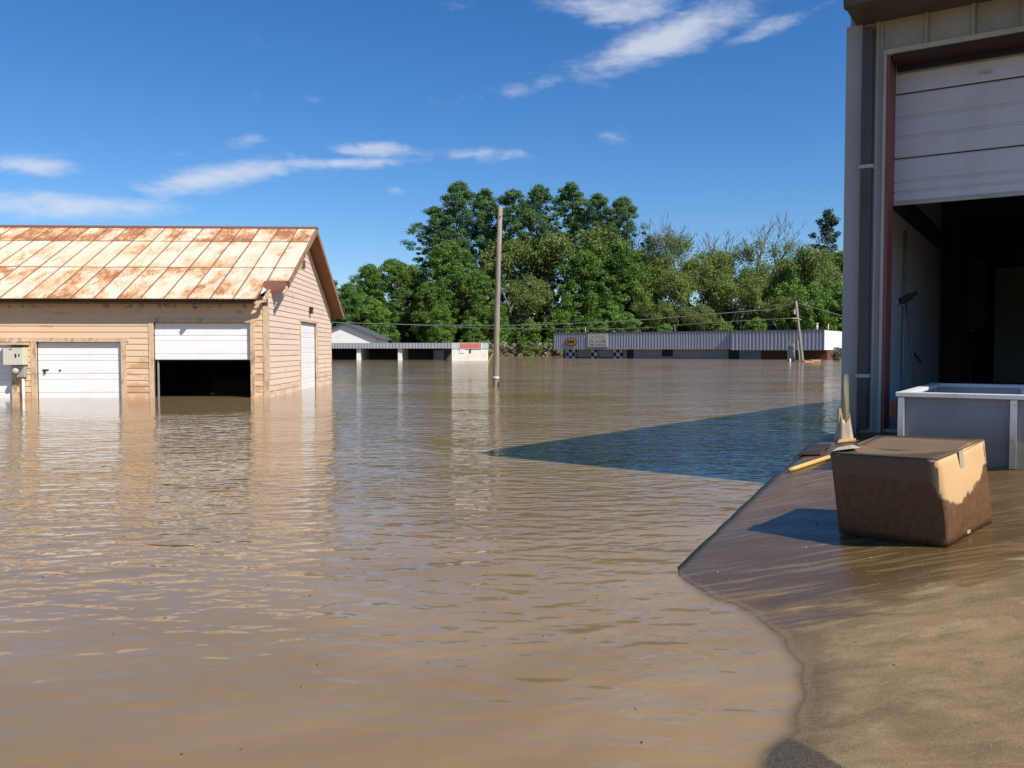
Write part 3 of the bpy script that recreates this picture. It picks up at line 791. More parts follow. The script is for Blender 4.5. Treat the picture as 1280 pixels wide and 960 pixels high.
def build_trailer():
    M = mat_trailer('dirty_white_steel', (0.66, 0.66, 0.64)); MP = mat_trailer('dirty_grey_steel', (0.36, 0.365, 0.38))
    base = shed_pt(0.75, -1.76, 0.0)
    o = empty('utility_trailer', base, SHED_RZ); tag(o, 'open white steel trailer bed with mud splashed side by the shed door', 'trailer')
    L, Wd, z0, z1 = 2.75, 2.2, 0.50, 1.06
    part('side_panel', MP, o, 0.03, L - .03, 0.03, 0.05, z0, z1 - .040); part('side_panel', MP, o, 0.03, L - .03, Wd - .05, Wd - .03, z0 + .12, z1 - .040)
    part('end_panel', MP, o, 0.03, 0.05, 0.052, Wd - .052, z0 + .10, z1 - .040); part('end_panel', MP, o, L - .05, L - .03, 0.052, Wd - .052, z0 + .10, z1 - .040)
    part('floor', M_SLAB, o, 0.052, L - .052, 0.052, Wd - .052, z0 + .12, z0 + .16)
    part('top_rail', M, o, 0, L, -0.02, 0.06, z1 - .038, z1, 0.005); part('top_rail', M, o, 0, L, Wd - .06, Wd + .02, z1 - .038, z1, 0.005)
    part('top_rail', M, o, 0.0, 0.09, 0.082, Wd - .082, z1 - .036, z1 - .003, 0.005); part('top_rail', M, o, L - .09, L, 0.082, Wd - .082, z1 - .036, z1 - .003, 0.005)
    part('bottom_rail', M_STEELDK, o, 0, L, -0.03, 0.06, z0 - 0.06, z0 - .001)
    for x in (0.02, 0.80, 1.60, 2.40): 
        part('post', M, o, x, x + 0.045, -0.018, 0.029, z0, z1 - .039)
        part('post', M, o, x, x + 0.045, Wd - .075, Wd - .051, z0 + .16, z1 - .039)
    MB().box(-0.05, 0.0, 0.02, 0.06, 0.86, 0.98).build('hinge', M_RUST, o)
    for x in (0.9, 1.9):
        for y in (0.20, Wd - .35):
            w = MB(); n = 20
            w.tube([(x, y, 0.78 if False else 0.62 + 0.02), (x, y + 0.15, 0.64)], 0.16, n); w.build('wheel', M_BLACK, o, True)
build_trailer()

# ------------------------------------------------------------------ soaked cardboard box on the ramp
def mat_card():
    m, t, b = new_mat('soaked_cardboard')
    p = t.obj(); x, y, z = t.xyz(p)
    n = t.noise(t.map(p, sc=(1, 1, 0.8)), 3.2, 4, 0.55, 0.4); f = t.noise(p, 24, 4, 0.6); big = t.noise(t.map(p, loc=(3.1, 1.7, 0.4)), 4.2, 3, 0.5, 0.3)
    # the tide mark: low in the middle of the dry side, high towards the corners
    v = t.m('DIVIDE', t.m('SUBTRACT', y, 0.25), 0.30)
    line = t.m('ADD', 0.225, t.m('ADD', t.m('MULTIPLY', t.m('MULTIPLY', v, v), 0.12), t.m('MULTIPLY', t.m('SUBTRACT', n, 0.5), 0.34)))
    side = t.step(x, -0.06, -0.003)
    line2 = t.m('ADD', 0.40, t.m('MULTIPLY', t.m('SUBTRACT', n, 0.5), 0.25))
    ln = t.m('ADD', t.m('MULTIPLY', line, side), t.m('MULTIPLY', line2, t.m('SUBTRACT', 1.0, side)))
    wet = t.step(t.m('SUBTRACT', z, ln), 0.012, -0.012)
    top = t.step(z, 0.525, 0.533)
    topwet = t.step(big, 0.25, 0.32)
    wet = t.m('ADD', t.m('MULTIPLY', wet, t.m('SUBTRACT', 1.0, top)), t.m('MULTIPLY', topwet, top))
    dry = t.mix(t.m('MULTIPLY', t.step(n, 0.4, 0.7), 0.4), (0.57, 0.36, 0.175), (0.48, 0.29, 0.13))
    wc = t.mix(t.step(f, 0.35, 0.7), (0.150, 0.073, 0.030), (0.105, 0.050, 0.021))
    dry = t.mix(t.m('MULTIPLY', t.m('SUBTRACT', 1.0, side), t.m('SUBTRACT', 1.0, top)), dry, (0.165, 0.105, 0.056))  # shade and damp painted into every upright face but the sunlit one
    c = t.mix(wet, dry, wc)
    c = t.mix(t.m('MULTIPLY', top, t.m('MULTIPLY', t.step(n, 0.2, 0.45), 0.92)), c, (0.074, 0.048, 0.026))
    t.put(b.inputs['Base Color'], c)
    t.put(b.inputs['Roughness'], t.m('ADD', t.m('SUBTRACT', 0.9, t.m('MULTIPLY', wet, 0.42)), t.m('MULTIPLY', top, 0.25), clamp=True))
    t.put(b.inputs['Normal'], t.bump(t.m('ADD', n, t.m('MULTIPLY', f, 0.35)), 0.14, 0.014))
    return m
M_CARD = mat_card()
M_TAPE = new_mat('clear_tape')[0]
_b = M_TAPE.node_tree.nodes['Principled BSDF']; _b.inputs['Base Color'].default_value = (0.42, 0.35, 0.26, 1); _b.inputs['Roughness'].default_value = 0.2
M_DRYCARD = paint('dry_cardboard', (0.52, 0.34, 0.18), (0.35, 0.21, 0.10), 6, 0.5, 0.9)

def build_box():
    # x axis: along the dark front to the near corner (x=0); y: along the sunlit side; z up from the ramp
    o = empty('cardboard_box', (2.555, 5.0, ramp_z(2.555, 5.0)))
    X = Vector((0.593, -0.804, 0.043)); Y = Vector((0.792, 0.593, 0.145)); Z = X.cross(Y).normalized(); Y = Z.cross(X).normalized(); X.normalize()
    o.matrix_world = Matrix.Translation(Vector((2.555, 5.0, ramp_z(2.555, 5.0) - 0.004))) @ Matrix((X, Y, Z)).transposed().to_4x4()
    tag(o, 'water soaked cardboard box sitting on the muddy ramp', 'box')
    L, Wd, H = 0.70, 0.575, 0.535
    N = 10
    def grid(fn, name):
        vs = [fn(i / N, j / N) for j in range(N + 1) for i in range(N + 1)]
        fs = [(j * (N + 1) + i, j * (N + 1) + i + 1, (j + 1) * (N + 1) + i + 1, (j + 1) * (N + 1) + i) for j in range(N) for i in range(N)]
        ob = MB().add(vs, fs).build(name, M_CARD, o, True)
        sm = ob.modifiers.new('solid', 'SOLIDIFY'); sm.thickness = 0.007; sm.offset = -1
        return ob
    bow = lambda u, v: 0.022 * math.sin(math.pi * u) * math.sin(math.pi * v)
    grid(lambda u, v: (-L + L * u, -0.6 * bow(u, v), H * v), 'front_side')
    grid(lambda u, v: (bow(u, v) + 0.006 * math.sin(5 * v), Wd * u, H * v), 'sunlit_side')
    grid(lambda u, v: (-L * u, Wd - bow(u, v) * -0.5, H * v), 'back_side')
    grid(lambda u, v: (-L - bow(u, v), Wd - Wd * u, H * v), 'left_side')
    # two sagging top flaps that meet along the middle
    for s in (0, 1):
        def flap(u, v, s=s):
            x = -L + L * u; y = (Wd / 2) * v if s == 0 else Wd - (Wd / 2) * v
            sag = 0.034 * math.sin(math.pi * u) * v + 0.010 * math.sin(7 * u + s) * v + (0.006 if s else 0)
            return (x, y, H + 0.004 - sag)
        vs = [flap(i / N, j / N) for j in range(N + 1) for i in range(N + 1)]
        fs = [(j * (N + 1) + i, j * (N + 1) + i + 1, (j + 1) * (N + 1) + i + 1, (j + 1) * (N + 1) + i) for j in range(N) for i in range(N)]
        if s: fs = [tuple(reversed(q)) for q in fs]
        ob = MB().add(vs, fs).build('top_flap', M_CARD, o, True)
        sm = ob.modifiers.new('solid', 'SOLIDIFY'); sm.thickness = 0.006; sm.offset = -1
    part('tape', M_TAPE, o, 0.006, 0.0085, 0.235, 0.285, 0.40, 0.532)
    part('tape', M_TAPE, o, 0.004, 0.0075, 0.245, 0.285, 0.02, 0.10)
    MB().add([(-0.70, 0.02, .545), (-0.60, 0.06, .556), (-0.57, 0.14, .548), (-0.66, 0.20, .55), (-0.72, 0.12, .546)], [(0, 1, 2, 3, 4)]).build('torn_paper', paint('wet_paper', (0.48, 0.41, 0.32), None, 9, 0.4, 0.8), o)
build_box()

def on_ramp(x, y, dz=0.0): return Vector((x, y, ramp_z(x, y) + dz))

# post by the shed corner with torn card wrapped round its foot, stick and flattened card by the ramp edge
def build_small():
    q = shed_pt(0.09, -0.36, 0); b = on_ramp(q.x, q.y, -0.05)
    o = empty('wooden_post', b); tag(o, 'short pale wooden post at the corner of the metal shed', 'post')
    M_P = paint('sunbleached_wood', (0.47, 0.40, 0.23), (0.25, 0.2, 0.11), 8, 0.6, 0.85, stretch=(3, 3, 0.4))
    MB().tube([(0, 0, 0), (0.003, 0, 0.4), (0.008, 0, 0.70)], [0.042, 0.04, 0.038], 12).build('post', M_P, o, True)
    part('batten', M_P, o, -0.07, -0.045, -0.02, 0.02, 0, 0.36)
    c = empty('torn_cardboard', on_ramp(q.x - 0.02, q.y - 0.07)); tag(c, 'torn pale cardboard scrap wrapped round the foot of the post', 'cardboard')
    vs = []; n = 12
    for j in range(6):
        for i in range(n + 1):
            a = R(150 + 215 * i / n); t = j / 5
            r = (0.095 - 0.045 * t) * (1 + 0.12 * math.sin(i * 1.7 + 2 * t)); hz = -0.02 + 0.26 * t * (1 + 0.22 * math.sin(i * 0.7 + 0.6) + 0.05 * math.sin(i * 2.9))
            vs.append((r * math.cos(a) * 1.0 + 0.02, r * math.sin(a) + 0.07, hz))
    fs = [(j * (n + 1) + i, j * (n + 1) + i + 1, (j + 1) * (n + 1) + i + 1, (j + 1) * (n + 1) + i) for j in range(5) for i in range(n)]
    w = MB().add(vs, fs).build('wrap', paint('pale_cardboard', (0.52, 0.40, 0.28), (0.34, 0.24, 0.16), 7, 0.6, 0.9), c, True)
    sm = w.modifiers.new('solid', 'SOLIDIFY'); sm.thickness = 0.005
    MB().add([(-0.06, 0.0, 0.012), (-0.11, -0.08, -0.008), (0.06, -0.09, 0.01), (0.10, 0.0, 0.02), (-0.06, 0.0, 0.02), (-0.11, -0.08, 0.0), (0.06, -0.09, 0.02), (0.10, 0.0, 0.03)],
             [(3, 2, 1, 0), (4, 5, 6, 7), (0, 1, 5, 4), (1, 2, 6, 5), (2, 3, 7, 6), (3, 0, 4, 7)]).build('flap', M_DRYCARD, c)
    # dark sodden sheet slumped over the ramp edge
    e = SHED - E1 * 0.16 - G1 * 1.15
    vs = []; nx, ny = 10, 8
    for j in range(ny + 1):
        for i in range(nx + 1):
            a_ = -0.24 + 0.26 * i / nx; b_ = 0.62 + 0.42 * j / ny
            p = SHED + E1 * a_ - G1 * b_
            zz = ramp_z(p.x, p.y) + 0.015 + 0.02 * math.sin(9 * b_ + 3 * a_) ** 2
            if a_ < -0.19: zz -= 0.9 * (-0.19 - a_)
            vs.append((p.x, p.y, zz))
    fs = [(j * (nx + 1) + i, (j + 1) * (nx + 1) + i, (j + 1) * (nx + 1) + i + 1, j * (nx + 1) + i + 1) for j in range(ny) for i in range(nx)]
    s = MB().add(vs, fs).build('cardboard_sheet', paint('sodden_cardboard', (0.05, 0.034, 0.02), None, 6, 0.5, 0.5), None, True)
    sm = s.modifiers.new('solid', 'SOLIDIFY'); sm.thickness = 0.006
    tag(s, 'dark sodden cardboard sheet slumped over the ramp edge', 'cardboard')
    # the yellow stick lies on the ramp and sticks out over the water
    q2 = SHED + E1 * 0.13 - G1 * 1.24; qm = SHED - E1 * 0.06 - G1 * 1.62
    p2 = on_ramp(q2.x, q2.y, 0.024); pm = on_ramp(qm.x, qm.y, 0.022)
    p1 = pm + (pm - p2) * 0.22
    st = MB().tube([p1, pm, p2], [0.019, 0.019, 0.019], 10).build('wooden_stick', paint('yellow_varnished_wood', (0.66, 0.42, 0.13), (0.5, 0.3, 0.09), 6, 0.4, 0.45), None, True)
    tag(st, 'yellow wooden stick poking out over the ramp edge', 'stick')
    # grit washed over the ramp
    rng = random.Random(5); mb = MB()
    for k in range(1500):
        if k % 3: x, y = rng.uniform(0.9, 3.4), rng.uniform(2.3, 5.2)
        else: x, y = rng.uniform(1.2, 4.0), rng.uniform(2.3, 7.2)
        z = ramp_z(x, y)
        if z < 0.01 or ramp_ab(x, y)[0] < -0.1: continue
        r = rng.uniform(0.002, 0.0045) if rng.random() < 0.988 else rng.uniform(0.005, 0.011)
        c = Vector((x, y, z + r * 0.3)); a = rng.uniform(0, 3)
        u = Vector((math.cos(a), math.sin(a), 0)) * r; w = Vector((-math.sin(a), math.cos(a), 0)) * r * rng.uniform(.6, 1); h = Vector((0, 0, r * 0.6))
        mb.add([c + u, c + w, c - u, c - w, c + h, c - h], [(0, 1, 4), (1, 2, 4), (2, 3, 4), (3, 0, 4), (1, 0, 5), (2, 1, 5), (3, 2, 5), (0, 3, 5)])
    g = mb.build('gravel', paint('grit', (0.30, 0.24, 0.17), (0.12, 0.09, 0.06), 30, 0.8, 0.9)); tag(g, 'fine grit washed over the concrete ramp', 'gravel', kind='stuff')
    mb = MB()
    for k in range(70):
        y = rng.uniform(2.2, 16) if k % 2 else rng.uniform(2.2, 6.5); x = rng.uniform(-0.62, 0.30) * y
        a_, b_ = ramp_ab(x, y)
        if a_ > -0.3 and ramp_z(x, y) > -0.01: continue
        a = rng.uniform(0, 6.28); L_ = rng.uniform(0.004, 0.012); w_ = L_ * rng.uniform(0.2, 0.6)
        u = Vector((math.cos(a), math.sin(a), 0)) * L_; v = Vector((-math.sin(a), math.cos(a), 0)) * w_; c = Vector((x, y, 0.004))
        mb.add([c - u, c + v, c + u, c - v, c + Vector((0, 0, 0.004))], [(0, 4, 1), (1, 4, 2), (2, 4, 3), (3, 4, 0)])
    fl = mb.build('floating_debris', paint('wet_leaf_litter', (0.06, 0.045, 0.025), None, 30, 0.5, 0.7)); tag(fl, 'scattered leaf scraps and twigs floating on the flood water', 'debris', kind='stuff')
build_small()

# ------------------------------------------------------------------ poles and wires
def mat_pole():
    m, t, b = new_mat('weathered_pole')
    p = t.obj()
    n = t.noise(t.map(p, sc=(5, 5, 0.25)), 3, 5, 0.65); f = t.noise(t.map(p, sc=(20, 20, 0.6)), 3, 3, 0.6); z = t.xyz(p)[2]
    c = t.mix(t.step(n, 0.35, 0.7), (0.33, 0.285, 0.225), (0.21, 0.175, 0.135))
    c = t.mix(t.m('MULTIPLY', t.step(f, 0.5, 0.7), 0.6), c, (0.12, 0.09, 0.065))
    c = t.mix(t.m('MULTIPLY', t.step(z, 0.9, 0.2), 0.5), c, (0.14, 0.095, 0.06))
    t.put(b.inputs['Base Color'], c); b.inputs['Roughness'].default_value = 0.9
    t.put(b.inputs['Normal'], t.bump(f, 0.5, 0.015))
    return m
M_POLE = mat_pole()
o = empty('utility_pole', (-0.596, 31.89, -0.7)); tag(o, 'tall bare weathered wooden pole standing alone in the water', 'pole')
MB().tube([(-0.02, 0, 0), (0.0, 0, 0.7), (0.02, 0, 2.5), (0.09, 0, 5.2), (0.17, 0, 7.38)], [0.118, 0.118, 0.108, 0.092, 0.078], 14).build('shaft', M_POLE, o, True)
MB().tube([(0.0, 0, 0.99), (0.0, 0, 1.10)], 0.124, 14).build('band', paint('pale_band', (0.55, 0.53, 0.48), None, 9, 0.5, 0.6), o, True)
MB().add([(-.15, -.13, .55), (-.10, -.16, .55), (-.08, -.14, 1.08), (-.14, -.12, 1.0), (-.14, -.10, .55), (-.12, -.10, 1.05)], [(0, 1, 2, 3), (1, 4, 5, 2), (4, 0, 3, 5), (3, 2, 5)]).build('splinter', paint('red_splinter', (0.35, 0.09, 0.05), None, 9, .4, .8), o)
MB().add([(.08, -.15, .5), (.14, -.10, .5), (.13, -.10, .96), (.10, -.14, .92), (.06, -.10, .5)], [(0, 1, 2, 3), (1, 4, 2), (4, 0, 3, 2)]).build('splinter', M_DARKWOOD, o)
MB().tube([(0.165, -0.05, 7.0), (0.175, -0.13, 7.0)], 0.02, 8).build('bolt', M_STEELDK, o)
g = MB().tube([(-1.86, 60, -0.2), (-1.86, 60, 0.0), (-1.6, 60.5, 0.62), (-1.36, 61, 1.12)], 0.022, 6).build('rope', paint('yellow_plastic', (0.55, 0.45, 0.05), None, 9, .3, .5)); tag(g, 'thin yellow guy line slanting up out of the water behind the bare pole', 'rope')

o = empty('utility_pole', (33.78, 99.8, -0.7)); tag(o, 'leaning utility pole carrying wires in front of the blue building', 'pole')
MB().tube([(0.10, 0, 0), (0.0, 0, 0.7), (-0.45, 0, 4.4), (-0.84, 0, 7.75)], [0.21, 0.21, 0.17, 0.13], 12).build('shaft', M_POLE, o, True)
MB().tube([(-0.15, -0.1, 0), (-0.35, -0.1, 0.7), (-0.62, -0.12, 3.1)], [0.09, 0.09, 0.08], 8).build('stub_post', M_POLE, o, True)
MB().box(-1.12, -0.92, -0.22, 0.0, 6.2, 6.75).build('insulator', M_METALGREY, o)
MB().bar((-0.7, -0.15, 5.75), (-0.25, -0.15, 5.55), 0.07, 0.07).bar((-1.25, -0.12, 5.72), (-0.75, -0.12, 5.75), 0.08, 0.08).build('bracket', M_PUTTY, o)
M_WIRE = paint('grey_cable', (0.20, 0.20, 0.185), None, 1, 0.2, 0.6)
def smooth(pts, k=4):
    P = [Vector(p) for p in pts]; out = []
    for i in range(len(P) - 1):
        a, b, c, d_ = P[max(i - 1, 0)], P[i], P[i + 1], P[min(i + 2, len(P) - 1)]
        for j in range(k):
            t = j / k
            out.append(0.5 * ((2 * b) + (c - a) * t + (2 * a - 5 * b + 4 * c - d_) * t * t + (3 * b - a - 3 * c + d_) * t ** 3))
    return out + [P[-1]]
for pts, r, lab in (([(-41.2, 130, 6.1), (-26.45, 126, 5.4), (-15.8, 121, 4.96), (-4.33, 116, 4.65), (5.22, 112, 4.69), (15.97, 107, 5.09), (24.98, 103, 5.72), (29.2, 101.4, 6.02), (30.2, 101, 6.0), (31.2, 100.6, 6.3), (32.95, 99.8, 6.85)], 0.05, 'upper slack cable strung from the leaning utility pole across to the garage side'),
                    ([(-41.2, 130, 5.8), (-18.06, 121, 5.01), (-4.33, 116, 4.32), (5.22, 112, 4.06), (15.97, 107, 4.09), (23.17, 103.5, 4.59), (32.7, 99.75, 5.05)], 0.034, 'thin lower cable strung from the leaning utility pole towards the garage'),
                    ([(33.0, 99.8, 6.85), (35.09, 99, 6.11), (37.48, 98, 5.29), (41.62, 97, 4.02), (46, 96, 2.9)], 0.04, 'cable running down from the leaning utility pole towards the metal shed')):
    w = MB().tube(smooth(pts), r, 6).build('cable', M_WIRE, None, True); tag(w, lab, 'cable')

# ------------------------------------------------------------------ far side: wash bays, white house, blue building
M_FWHITE = paint('far_white_block', (0.82, 0.79, 0.70), (0.64, 0.59, 0.48), 0.8, 0.5, 0.8)
M_FGREY = paint('far_grey_fascia', (0.30, 0.32, 0.33), None, 0.8, 0.3, 0.6)
M_FDARK = paint('far_dark_inside', (0.09, 0.09, 0.09), None, 0.5, 0.5, 0.9)
M_FRED = paint('faded_red_sign', (0.62, 0.135, 0.11), (0.66, 0.27, 0.22), 2.5, 0.7, 0.6, stretch=(3, 1, 0.6))
def ribbed(x0, x1, z0, z1, pitch, depth, y, mat, name, parent, seed=0):
    """a corrugated strip facing -y, ribs as real folds"""
    rng = random.Random(seed); xs = [x0]; ys = [y]; x = x0
    while x < x1:
        w = pitch * rng.uniform(0.85, 1.15)
        for fx, dy in ((0.45, 0), (0.55, -depth), (0.90, -depth), (1.0, 0)):
            xs.append(min(x + w * fx, x1)); ys.append(y + dy)
        x += w
    n = len(xs)
    vs = [(a, b, z0) for a, b in zip(xs, ys)] + [(a, b, z1) for a, b in zip(xs, ys)] + [(x0, y + .1, z0), (x1, y + .1, z0), (x0, y + .1, z1), (x1, y + .1, z1)]
    fs = [(i, i + 1, n + i + 1, n + i) for i in range(n - 1)] + [(2 * n + 1, 2 * n, 2 * n + 2, 2 * n + 3)]
    return MB().add(vs, fs).build(name, mat, parent)
def build_wash():
    o = empty('car_wash', (-26.5, 117, 0)); tag(o, 'low white block car wash with open bays and a grey metal fascia', 'car wash')
    X = 18.4
    ribbed(-6, X, 1.55, 2.30, 0.42, 0.06, -0.02, M_FGREY, 'fascia', o, 2)
    part('roof', M_FGREY, o, -6, X + 0.1, 0.1, 7.5, 2.0, 2.24)
    for x in (-5.6, -0.15, 5.25, 10.9):
        part('bay_wall', M_FWHITE, o, x, x + 0.55, 0.35, 7.4, -0.7, 2.0)
    part('rear_wall', M_FDARK, o, -6, X, 7.4, 7.6, -0.7, 2.0)
    part('equipment_box', M_METALGREY, o, 15.2, 16.6, 6.6, 7.35, -0.7, 1.3)
    # the front block with the sign
    b = empty('pay_booth', (18.9, -8.5, 0), 0, o)
    part('block_wall', M_FWHITE, b, 0.0, 4.35, 0, 8.4, -0.7, 1.50)
    part('booth_fascia', paint('pale_grey_fascia', (0.50, 0.55, 0.54), None, 1, .3, .6), b, -0.02, 4.42, -0.06, 8.6, 1.502, 2.26)
    sg = part('sign', M_FRED, b, 1.0, 3.70, -0.13, -0.062, 1.56, 2.22)
    part('sign_frame', M_FWHITE, b, 0.93, 3.77, -0.115, -0.061, 1.51, 2.25)
    text_part('CAR WASH', 0.42, paint('sunfaded_letters', (0.70, 0.24, 0.19), None, 5, .3, .7), b, (2.35, -0.134, 1.89), (R(90), 0, 0))
    part('notice_board', paint('white_board', (0.8, 0.8, 0.8), None, 3, .1, .6), b, 1.0, 1.6, -0.06, -0.002, 0.95, 1.5)
    part('hose_hook', M_DARKWOOD, b, 2.22, 2.42, -0.08, -0.002, 1.0, 1.42)
build_wash()
def build_house():
    o = empty('white_house', (-27.5, 142, -0.7)); tag(o, 'white gabled house with a dark roof behind the car wash', 'house')
    x0, x1, zt, zp = -6.0, 5.0, 4.05, 6.25
    xm = (x0 + x1) / 2 + 0.3
    MB().hexa([(x0, 0, 0), (x1, 0, 0), (x1, 14, 0), (x0, 14, 0), (x0, 0, zt), (x1, 0, zt), (x1, 14, zt), (x0, 14, zt)]).add(
        [(x0, 0, zt), (x1, 0, zt), (xm, 0, zp), (x0, 14, zt), (x1, 14, zt), (xm, 14, zp)], [(0, 1, 2), (4, 3, 5), (0, 2, 5, 3), (1, 4, 5, 2)]).build('wall', paint('white_gable', (0.78, 0.77, 0.72), None, .5, .2, .7), o)
    M_SH = paint('charcoal_shingle', (0.075, 0.08, 0.09), None, 1, .4, .9)
    for s, xe in ((0, x0 - 0.5), (1, x1 + 0.7)):
        ze = zp - (zp - zt) / (xm - x0) * abs(xe - xm) if s == 0 else zp - (zp - zt) / (x1 - xm) * abs(xe - xm)
        MB().hexa([(xm, -0.6, zp + .02), (xe, -0.6, ze + .02), (xe, 14.6, ze + .02), (xm, 14.6, zp + .02), (xm, -0.6, zp + .22), (xe, -0.6, ze + .22), (xe, 14.6, ze + .22), (xm, 14.6, zp + .22)]).build('roof', M_SH, o)
build_house()

M_BLUE = paint('blue_grey_ribbed_steel', (0.37, 0.395, 0.44), (0.27, 0.29, 0.33), 0.35, 0.5, 0.5, 0.1, 0.0, stretch=(1, 1, 0.3))
M_BLUED = paint('slate_trim', (0.12, 0.14, 0.17), None, 1, .3, .6)
M_FWALL = paint('far_wall', (0.34, 0.345, 0.36), (0.24, 0.23, 0.22), 0.6, .6, .8)
M_BROWN = paint('brown_door', (0.13, 0.05, 0.032), None, 1, .3, .7)
def mat_checker():
    m, t, b = new_mat('black_white_checks')
    c = t.n('ShaderNodeTexChecker'); t.put(c.inputs[0], t.map(t.obj(), loc=(0.07, 0.05, 0.02))); c.inputs['Scale'].default_value = 1.72
    c.inputs[1].default_value = (0.55, 0.56, 0.58, 1); c.inputs[2].default_value = (0.02, 0.02, 0.025, 1)
    t.put(b.inputs['Base Color'], c.outputs[0]); b.inputs['Roughness'].default_value = 0.7
    return m
def build_blue():
    o = empty('service_building', (6.8, 140, 0), SHED_RZ); tag(o, 'long blue grey ribbed metal service building half under water', 'building')
    S1, L = 29.6, 42.6
    ribbed(0, S1, 1.42, 4.0, 0.46, 0.16, 0, M_BLUE, 'fascia', o, 4)
    ribbed(S1 + .02, L, 1.32, 4.02, 0.50, 0.18, -0.55, M_BLUE, 'fascia', o, 6)
    part('fascia_cap', M_BLUED, o, -0.02, S1, -0.2, 0.15, 4.001, 4.10); part('fascia_cap', M_BLUED, o, S1 + .01, L + .02, -0.78, 0.15, 4.021, 4.12)
    part('canopy_soffit', M_FDARK, o, 0.01, S1, 0.1, 1.6, 1.5, 1.62); part('canopy_soffit', M_FDARK, o, S1 + .02, L - .01, -0.4, 1.6, 1.4, 1.52)
    part('roof', M_BLUED, o, 0.0, L - .02, 0.12, 15.0, 3.55, 3.75)
    part('end_cladding', paint('sunlit_end_steel', (0.72, 0.76, 0.80), None, 1, .2, .5), o, L, L + 0.06, -0.75, 15, 1.34, 4.02)  # end face coloured paler than the front to carry the sun on it
    part('end_cladding', M_BLUE, o, -0.06, 0.0, 0.05, 15, 1.42, 4.0)
    # recessed wall with openings
    mc = mat_checker()
    x = 1.2
    part('wall', M_FWALL, o, x, 12.3, 1.5, 1.7, -0.7, 3.54); part('door', M_BLACK, o, 12.32, 13.5, 1.55, 1.62, -0.7, 1.5)
    part('wall', M_FWALL, o, 13.52, 18.2, 1.5, 1.7, -0.7, 3.54); part('window', M_BLACK, o, 18.22, 20.0, 1.55, 1.62, 0.35, 1.5); part('wall', M_FWALL, o, 18.22, 20.0, 1.5, 1.7, -0.7, 0.34)
    part('wall', M_FWALL, o, 20.02, 28.6, 1.5, 1.7, -0.7, 3.54); part('door', M_BLACK, o, 28.62, 30.2, 1.55, 1.62, -0.7, 1.5)
    part('wall', paint('blue_panel_wall', (0.26, 0.31, 0.38), None, 1, .3, .7), o, 30.22, 33.4, 1.5, 1.7, -0.7, 3.54)
    part('door', M_BROWN, o, 33.42, 37.2, 1.5, 1.7, -0.7, 3.5)
    part('wall', M_FWALL, o, 37.22, 38.3, 1.5, 1.7, -0.7, 3.54); part('door', M_BROWN, o, 38.32, L - .06, 1.5, 1.7, -0.7, 3.5)
    part('rear_wall', M_FDARK, o, 0.5, L - .1, 14.6, 14.9, -0.7, 3.54); part('side_wall', M_FDARK, o, 0.9, 1.19, 1.5, 14.5, -0.7, 3.54); part('side_wall', M_BROWN, o, L - .3, L - .06, 1.75, 14.5, -0.7, 3.54)
    for x0, x1 in ((1.7, 3.5), (6.3, 7.4), (10.2, 11.7)): MB().box(0, x1 - x0, 0, 0.35, 0, 2.3).build('checkered_pier', mc, o).location = (x0, 1.1, -0.8)
    for x0 in (3.55, 7.45): part('dark_plinth', M_BLACK, o, x0, x0 + 2.7, 1.44, 1.499, -0.7, 0.16)
    for x, y, h, w in ((5.4, 0.8, 0.9, 0.10), (41.2, 1.2, 1.0, 0.30), (42.3, 3.0, 0.9, 0.16)):
        v = MB(); v.tube([(x, y, 3.7), (x, y, 3.95 + h)], w / 2, 8); v.tube([(x, y, 3.951 + h), (x, y, 4.07 + h)], [w * 0.9, w * 0.5], 8); v.build('vent_pipe', M_PUTTY, o, True)
    # round-cornered oval sign
    sg = empty('oval_sign', (3.3, -0.24, 2.65), 0, o)
    for k, (rx, rz_, y0, y1, mt) in enumerate(((1.12, 0.66, 0.0, 0.08, M_DARKWOOD), (0.98, 0.55, -0.02, 0.0, paint('amber_sign', (0.42, 0.20, 0.035), None, 3, .3, .6)))):
        n = 28; vs = [(rx * math.cos(2 * math.pi * i / n), yy, rz_ * math.sin(2 * math.pi * i / n)) for yy in (y0 - .002 * k, y1 - .002) for i in range(n)]
        MB().add(vs, [tuple(range(n)), tuple(reversed(range(n, 2 * n)))] + [(i, n + i, n + (i + 1) % n, (i + 1) % n) for i in range(n)]).build('rim' if k == 0 else 'face', mt, sg)
    part('emblem', M_STEELDK, sg, -0.66, 0.66, -0.045, -0.023, -0.13, 0.17)
    # notice board with fading words
    nb = empty('notice_sign', (8.1, -0.26, 2.85), 0, o)
    part('board', paint('cream_board', (0.52, 0.50, 0.42), (0.42, 0.39, 0.3), 2, .5, .7), nb, -1.75, 1.75, 0, 0.07, -1.02, 1.02)
    ink = paint('grey_ink', (0.16, 0.16, 0.20), None, 2, .2, .8); och = paint('ochre_ink', (0.46, 0.38, 0.20), None, 2, .2, .8)
    text_part('EXPRESS', 0.72, och, nb, (0, -0.008, 0.55), (R(90), 0, 0)); text_part('OIL & LUBE', 0.60, ink, nb, (0, -0.008, -0.12), (R(90), 0, 0)); text_part('TIRE & BRAKE', 0.50, ink, nb, (0, -0.008, -0.68), (R(90), 0, 0))
build_blue()

